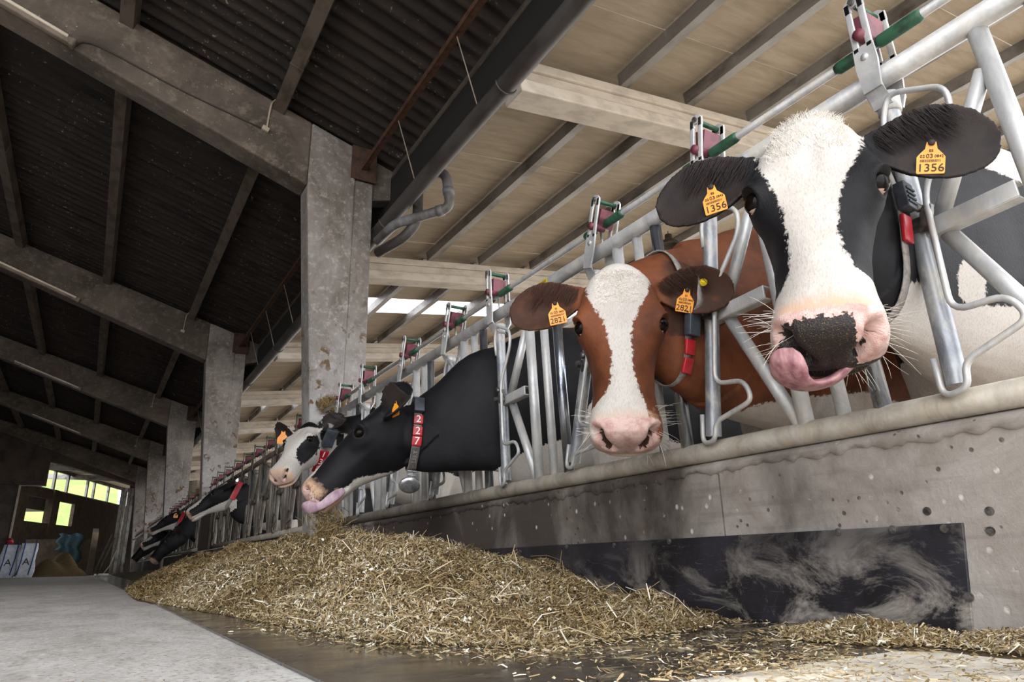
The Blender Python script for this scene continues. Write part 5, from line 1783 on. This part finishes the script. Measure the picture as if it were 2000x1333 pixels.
# ------------------------------------------------------------------ strip lights and cables on the rafters
def batten(i, y):
    root = empty('strip_light')
    tag(root, 'unlit fluorescent strip light on the %s portal rafter' % ('nearest', 'second', 'third', 'fourth', 'last')[i], 'strip light', 'strip lights on the rafters')
    x1 = -0.80; x0 = -2.35
    def rail(xa, za, xb, zb, yoff, r, nm, mt, flat=None):
        MB().tube([(xa, y+yoff, za), (xb, y+yoff, zb)], r, 10, flat=flat).build(nm, mt, root)
    za, zb_ = zbot(x0)+0.02, zbot(x1)+0.02
    mb = MB()
    d = Vector((x1-x0, 0, zb_-za)); ang = -math.atan2(d.z, d.x)
    mb.bevbox(((x0+x1)/2, y-0.045, (za+zb_)/2), (d.length, 0.07, 0.075), 0.012, Matrix.Rotation(ang, 3, 'Y'))
    mb.build('housing', 'lamp_body', root)
    rail(x0, za+0.028, x1-0.03, zb_+0.028, -0.085, 0.018, 'tube', 'tube_white')
    mb = MB(); mb.bevbox((x1+0.01, y-0.045, zb_-0.005), (0.05, 0.085, 0.095), 0.02, Matrix.Rotation(ang, 3, 'Y')); mb.build('end_cap', 'lamp_body', root)
    # cable drooping along the rafter face to the purlin
    c = empty('lamp_cable'); tag(c, 'cable running from the strip light along the %s rafter to the purlin' % ('nearest', 'second', 'third', 'fourth', 'last')[i], 'cable', 'lamp cables')
    pts = bez([(x1+0.03, y-0.02, zb_), (x1+0.10, y-0.015, zb_+0.07), (x1+0.3, y-0.012, zb_+0.05), (0.15, y-0.012, zbot(0.15)+0.22), (0.95, y-0.012, zbot(0.95)+0.33)], 8)
    MB().tube(pts, 0.008, 6).build('cable_run', 'cable_black' if i == 0 else 'cable_dusty', c)
    mb = MB(); mb.bevbox((0.99, y-0.02, zbot(0.99)+0.345), (0.075, 0.04, 0.05), 0.008, Matrix.Rotation(ang, 3, 'Y')); mb.build('junction_box', 'plaster_pale', c)
    MB().tube(bez([(1.0, y-0.012, zbot(1.0)+0.36), (1.02, y-0.02, ztop(1.0)-0.1), (1.06, y-0.01, ztop(1.06)+0.01)], 6), 0.011, 6).build('cable_tail', 'plaster_pale', c)
for i, y in enumerate(FRAMES[:4]): batten(i, y)

# hanging bell lamp over the pens
hl_ = empty('bell_lamp'); tag(hl_, 'dark bell-shaped lamp hanging under the pen roof', 'lamp')
d = (fw + r2*((1307-1000)/F_PX) - u2*((478-666.5)/F_PX)); t_ = 6.5/d.x; q = CAM+d*t_
mb = MB()
prof = [(0.02, 0.16), (0.05, 0.15), (0.055, 0.08), (0.10, 0.05), (0.15, 0.0), (0.145, -0.02), (0.13, -0.02), (0.10, 0.03), (0.0, 0.04)]
nseg = 24; vs = []; fs = []
for r, h_ in prof:
    for k in range(nseg): vs.append((q.x+r*math.cos(2*math.pi*k/nseg), q.y+r*math.sin(2*math.pi*k/nseg), q.z+h_))
for i in range(len(prof)-1):
    for k in range(nseg): fs.append((i*nseg+k, i*nseg+(k+1) % nseg, (i+1)*nseg+(k+1) % nseg, (i+1)*nseg+k))
mb.add(vs, fs, 0, True); mb.build('shade', 'plaster_dark', hl_)
MB().tube([(q.x, q.y, q.z+0.15), (q.x, q.y, leanz(q.x))], 0.006, 6).build('cord', 'cable_black', hl_)

# ------------------------------------------------------------------ far end of the barn
YE = Y_END
mb = MB()
# gable: solid left of the opening, lintel strip under the roof, right strip behind the columns
mb.bbox(-14.2, -2.95, YE, YE+0.25, 0, 3.85)
mb.prism([(-14.2, 3.85), (-2.0, 3.85), (-2.0, zbot(-2.0)-0.40), (1.75, zbot(1.75)-0.10), (2.6, 4.0), (2.6, ztop(2.6)+0.14), (RIDGE_X, ztop(RIDGE_X)+0.14), (-14.2, 4.9)], YE-0.35, YE+0.25)
mb.bbox(1.30, 2.6, YE, YE+0.25, 0, 4.3)
struct('wall_end', mb, 'plaster_dark', label='dark gable wall at the far end with a wide opening')
mb = MB()
mb.bbox(-2.98, -2.92, YE-0.06, YE+0.27, 0, 3.9); mb.bbox(-2.95, -1.98, YE-0.06, YE, 3.82, 3.90)
struct('trim_2', mb, 'plaster_pale', label='pale frame along the edge of the far opening')
ms = empty('sliding_door'); tag(ms, 'metal sliding door leaf standing open at the right of the far opening', 'door')
for k in range(4):
    mb = MB(); mb.bevbox((1.02+0.14*k, YE-0.42-0.015*(k % 2), 1.92), (0.135, 0.05, 3.8), 0.01); mb.build('door_panel', 'steel_purlin' if k % 2 else 'dirty_pipe', ms)
MB().tube([(1.18, YE-0.48, 3.7), (1.16, YE-0.5, 1.2), (0.95, YE-0.55, 0.4), (0.75, YE-0.6, 0.08)], 0.025, 8).build('hose', 'plaster_pale', ms)
# shed beyond the opening: its long wall runs obliquely away
A_ = Vector((-2.9, 45.0, 0)); B_ = Vector((1.55, 57.0, 0))
wd = (B_-A_).normalized(); wn_ = Vector((-wd.y, wd.x, 0)); WL = (B_-A_).length
Rw = Matrix.Rotation(math.atan2(wd.y, wd.x), 3, 'Z')
def wu(px):
    """distance along the shed wall where the sight line of a picture column meets it"""
    d = fw + r2*((px-1000)/F_PX) - u2*((1000-666.5)/F_PX)
    # solve d*t = A + wd*u  (plan view)
    det = d.x*(-wd.y)-(-wd.x)*d.y
    t = (A_.x*(-wd.y)-(-wd.x)*A_.y)/det
    return (Vector((d.x*t, d.y*t, 0))-A_).dot(wd)
def wbox(mb, ua, ub, z0, z1, th=0.2):
    c = A_+wd*((ua+ub)/2); mb.box((c.x, c.y, (z0+z1)/2), (ub-ua, th, z1-z0), Rw)
U = [wu(p) for p in (20, 46, 94, 110, 141, 170, 205, 238)]
mb = MB()
wbox(mb, -4, U[1], 0, 4.55); wbox(mb, U[1], U[2], 0, 2.75); wbox(mb, U[2], U[3], 0, 4.55); wbox(mb, U[3], U[4], 0, 2.75)
wbox(mb, U[4], WL+2, 0, 4.55); wbox(mb, U[1], U[4], 4.05, 4.55)
wbox(mb, U[2]-0.05, U[2]+0.5, 0, 4.6, 0.4)
struct('wall_shed', mb, 'plaster_shed', label='plastered wall with two window openings in the shed beyond the far opening')
mb = MB()
for p_ in (95, 122, 162, 176, 205, 235): 
    u_ = wu(p_); wbox(mb, u_-0.09, u_+0.09, 4.5, 5.75, 0.12)
wbox(mb, -4, WL+2, 5.62, 5.85, 0.12); wbox(mb, -4, WL+2, 4.5, 4.62, 0.14)
struct('window_1', mb, 'steel_purlin', label='strip of open windows with grey mullions in the far shed')
mb = MB(); mb.bbox(4.2, 4.4, YE+0.26, 62, 0, 6.4)  # added out of view to block sun from the shed wall
struct('shed_sun_screen', mb, 'plaster_shed', label='unseen wall added to keep the sun off the far shed')
mb = MB(); q0 = A_-wd*5; q1 = A_+wd*(WL+3)
e0 = Vector((q1.x+5, YE+0.3, 0))
vs = [(q0.x, q0.y, 5.8), (q1.x, q1.y, 5.8), (q1.x+6, q1.y, 6.6), (q1.x+6, YE+0.3, 6.6), (q0.x, YE+0.3, 5.9)]
mb.add(vs, [(0, 1, 2, 3, 4)]); mb.add([(a, b2, c+0.1) for a, b2, c in vs], [(4, 3, 2, 1, 0)])
struct('ceiling_shed', mb, 'lean_sheet', label='pale boarded roof of the far shed')
for k, yy in enumerate((YE+3.0, YE+7.5, YE+12)):
    mb = MB(); mb.bbox(-5, 6, yy, yy+0.16, 5.45, 5.75)
    o = mb.build('shed_beam', 'steel_purlin', None)
    tag(o, 'grey beam under the far shed roof, %s one' % ('nearest', 'middle', 'farthest')[k], 'beam', 'far shed beams')
# dark store behind the left window opening
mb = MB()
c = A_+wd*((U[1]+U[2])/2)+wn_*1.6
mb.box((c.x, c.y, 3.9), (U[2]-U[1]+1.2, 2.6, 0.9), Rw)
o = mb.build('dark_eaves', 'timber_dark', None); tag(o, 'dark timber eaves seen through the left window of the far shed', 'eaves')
# green slope behind
mb = MB(); mb.add([(-60, 66, 0.3), (2.0, 66, 0.3), (2.0, 108, 16), (-60, 108, 16)], [(0, 1, 2, 3)])
o = mb.build('hillside', 'hillside', None); o['kind'] = 'structure'; o['label'] = 'bright green grassy slope behind the far shed'
# bulk bags
def bulk_bag(x, y, w, h, label):
    root = empty('bulk_bag'); tag(root, label, 'bag', 'white bulk bags')
    bm = bmesh.new(); bmesh.ops.create_cube(bm, size=1.0)
    bmesh.ops.subdivide_edges(bm, edges=bm.edges[:], cuts=5, use_grid_fill=True)
    for v in bm.verts:
        c = v.co
        bul = 1+0.12*math.cos(c.z*math.pi)
        v.co = Vector((c.x*w*bul+0.03*math.sin(c.z*9+x), c.y*w*bul, (c.z+0.5)*h))
    bmesh.ops.bevel(bm, geom=[e for e in bm.edges if e.is_boundary], offset=0.01, affect='EDGES')
    m_ = bpy.data.meshes.new('bag'); bm.to_mesh(m_); bm.free(); m_.materials.append(MATS['bag_white']); m_.polygons.foreach_set('use_smooth', [True]*len(m_.polygons))
    b_ = link('bag', m_, root); b_.location = (x, y, 0)
    for sx in (-0.36, 0.36):
        mb = MB(); mb.tube([(x+sx*w-0.05, y-w*0.58, 0.1), (x+sx*w+0.02, y-w*0.60, h*0.5), (x+sx*w+0.06, y-w*0.54, h), (x+sx*w+0.04, y-w*0.3, h+0.12)], 0.022, 6); mb.build('lifting_strap', 'bag_blue', root)
    M = Matrix(((1, 0, 0, x), (0, 0, -1, y-w*0.60), (0, 1, 0, h*0.45), (0, 0, 0, 1)))
    mb = MB(); text_mesh('A', h*0.28, M, mb, 0); mb.build('print', 'tag_ink', root)
bulk_bag(-2.62, 34.6, 0.50, 1.25, 'white bulk bag with blue straps, left of the pair at the far opening')
bulk_bag(-2.02, 34.4, 0.52, 1.30, 'white bulk bag with blue straps, right of the pair at the far opening')
mb = MB(); bm = bmesh.new(); bmesh.ops.create_icosphere(bm, subdivisions=2, radius=0.14)
for v in bm.verts: v.co *= 1+0.15*math.sin(v.co.x*31+v.co.z*17)
mb.add([v.co+Vector((-2.70, 34.55, 1.38)) for v in bm.verts], [[v.index for v in f.verts] for f in bm.faces], 0, True); bm.free()
o = mb.build('red_sack', 'red_plate', None); tag(o, 'small red bundle lying on the left white bulk bag', 'bundle')
# hay mound, tarp and tools by the far opening
def mound(name, cx_, cy_, rx, ry, h, matn, label):
    bm = bmesh.new(); bmesh.ops.create_grid(bm, x_segments=28, y_segments=28, size=1.0)
    for v in bm.verts:
        r = math.sqrt(v.co.x**2+v.co.y**2)
        z = h*max(0, 1-r**1.6)*(1+0.25*math.sin(v.co.x*7+v.co.y*5))
        v.co = Vector((cx_+v.co.x*rx, cy_+v.co.y*ry, z))
    m_ = bpy.data.meshes.new(name); bm.to_mesh(m_); bm.free(); m_.materials.append(MATS[matn]); m_.polygons.foreach_set('use_smooth', [True]*len(m_.polygons))
    o = link(name, m_); tag(o, label, 'hay', kind='stuff'); return o
mound('hay_mound', -0.95, 35.6, 1.1, 0.9, 0.85, 'straw_wad', 'brown hay mound lying in the far opening beside the bulk bags')
ho = empty('trough_wall'); tag(ho, 'low pale concrete stub wall standing just beyond the far opening', 'wall')
mb = MB(); mb.prism([(YE+1.0, 0), (YE+5.5, 0), (YE+5.5, 2.3), (YE+1.6, 1.9)], 0.1, 0.35, axis='x'); mb.build('stub', 'plaster_shed', ho)
mb = MB(); mb.bbox(-2.6, 0.1, YE+3.9, YE+4.1, 0, 1.7); mb.build('low_wall', 'plaster_shed', ho)
tp = empty('tarpaulin'); tag(tp, 'dark teal tarpaulin draped over the low wall beyond the opening', 'tarpaulin')
mb = MB(); vs = []; fs = []
for i in range(9):
    for j in range(7):
        a = i/8; b_ = j/6
        vs.append((-1.3+1.0*a+0.1*math.sin(j*1.7), YE+3.85-0.06*math.sin(i*2.1)-0.02, 1.95-1.35*b_*(0.55+0.45*a)+0.05*math.sin(i*1.3)))
for i in range(8):
    for j in range(6): fs.append((i*7+j, i*7+j+1, (i+1)*7+j+1, (i+1)*7+j))
mb.add(vs, fs, 0, True); o = mb.build('sheet', 'tarp_teal', tp); md = o.modifiers.new('s', 'SOLIDIFY'); md.thickness = 0.02
for k, (xa, xb, yy, hh) in enumerate(((0.35, 0.85, 36.2, 1.75), (0.50, 0.98, 36.4, 1.6))):
    o = MB().tube([(xa, yy-0.4, 0.02), (xb, yy+0.3, hh)], 0.028, 8).build('leaning_pole', 'timber_dark', None)
    tag(o, 'wooden pole leaning by the far opening, %s' % ('longer one' if k == 0 else 'shorter one'), 'pole', 'poles by the far opening')
# dark boarded panel closing one fence bay beside the second column
mb = MB(); mb.bbox(1.70, 1.74, 12.75, 13.95, 0.5, 1.25)
o = mb.build('boarded_panel', 'timber_dark', None, 0.008); tag(o, 'dark board closing the fence bay before the second column', 'panel')
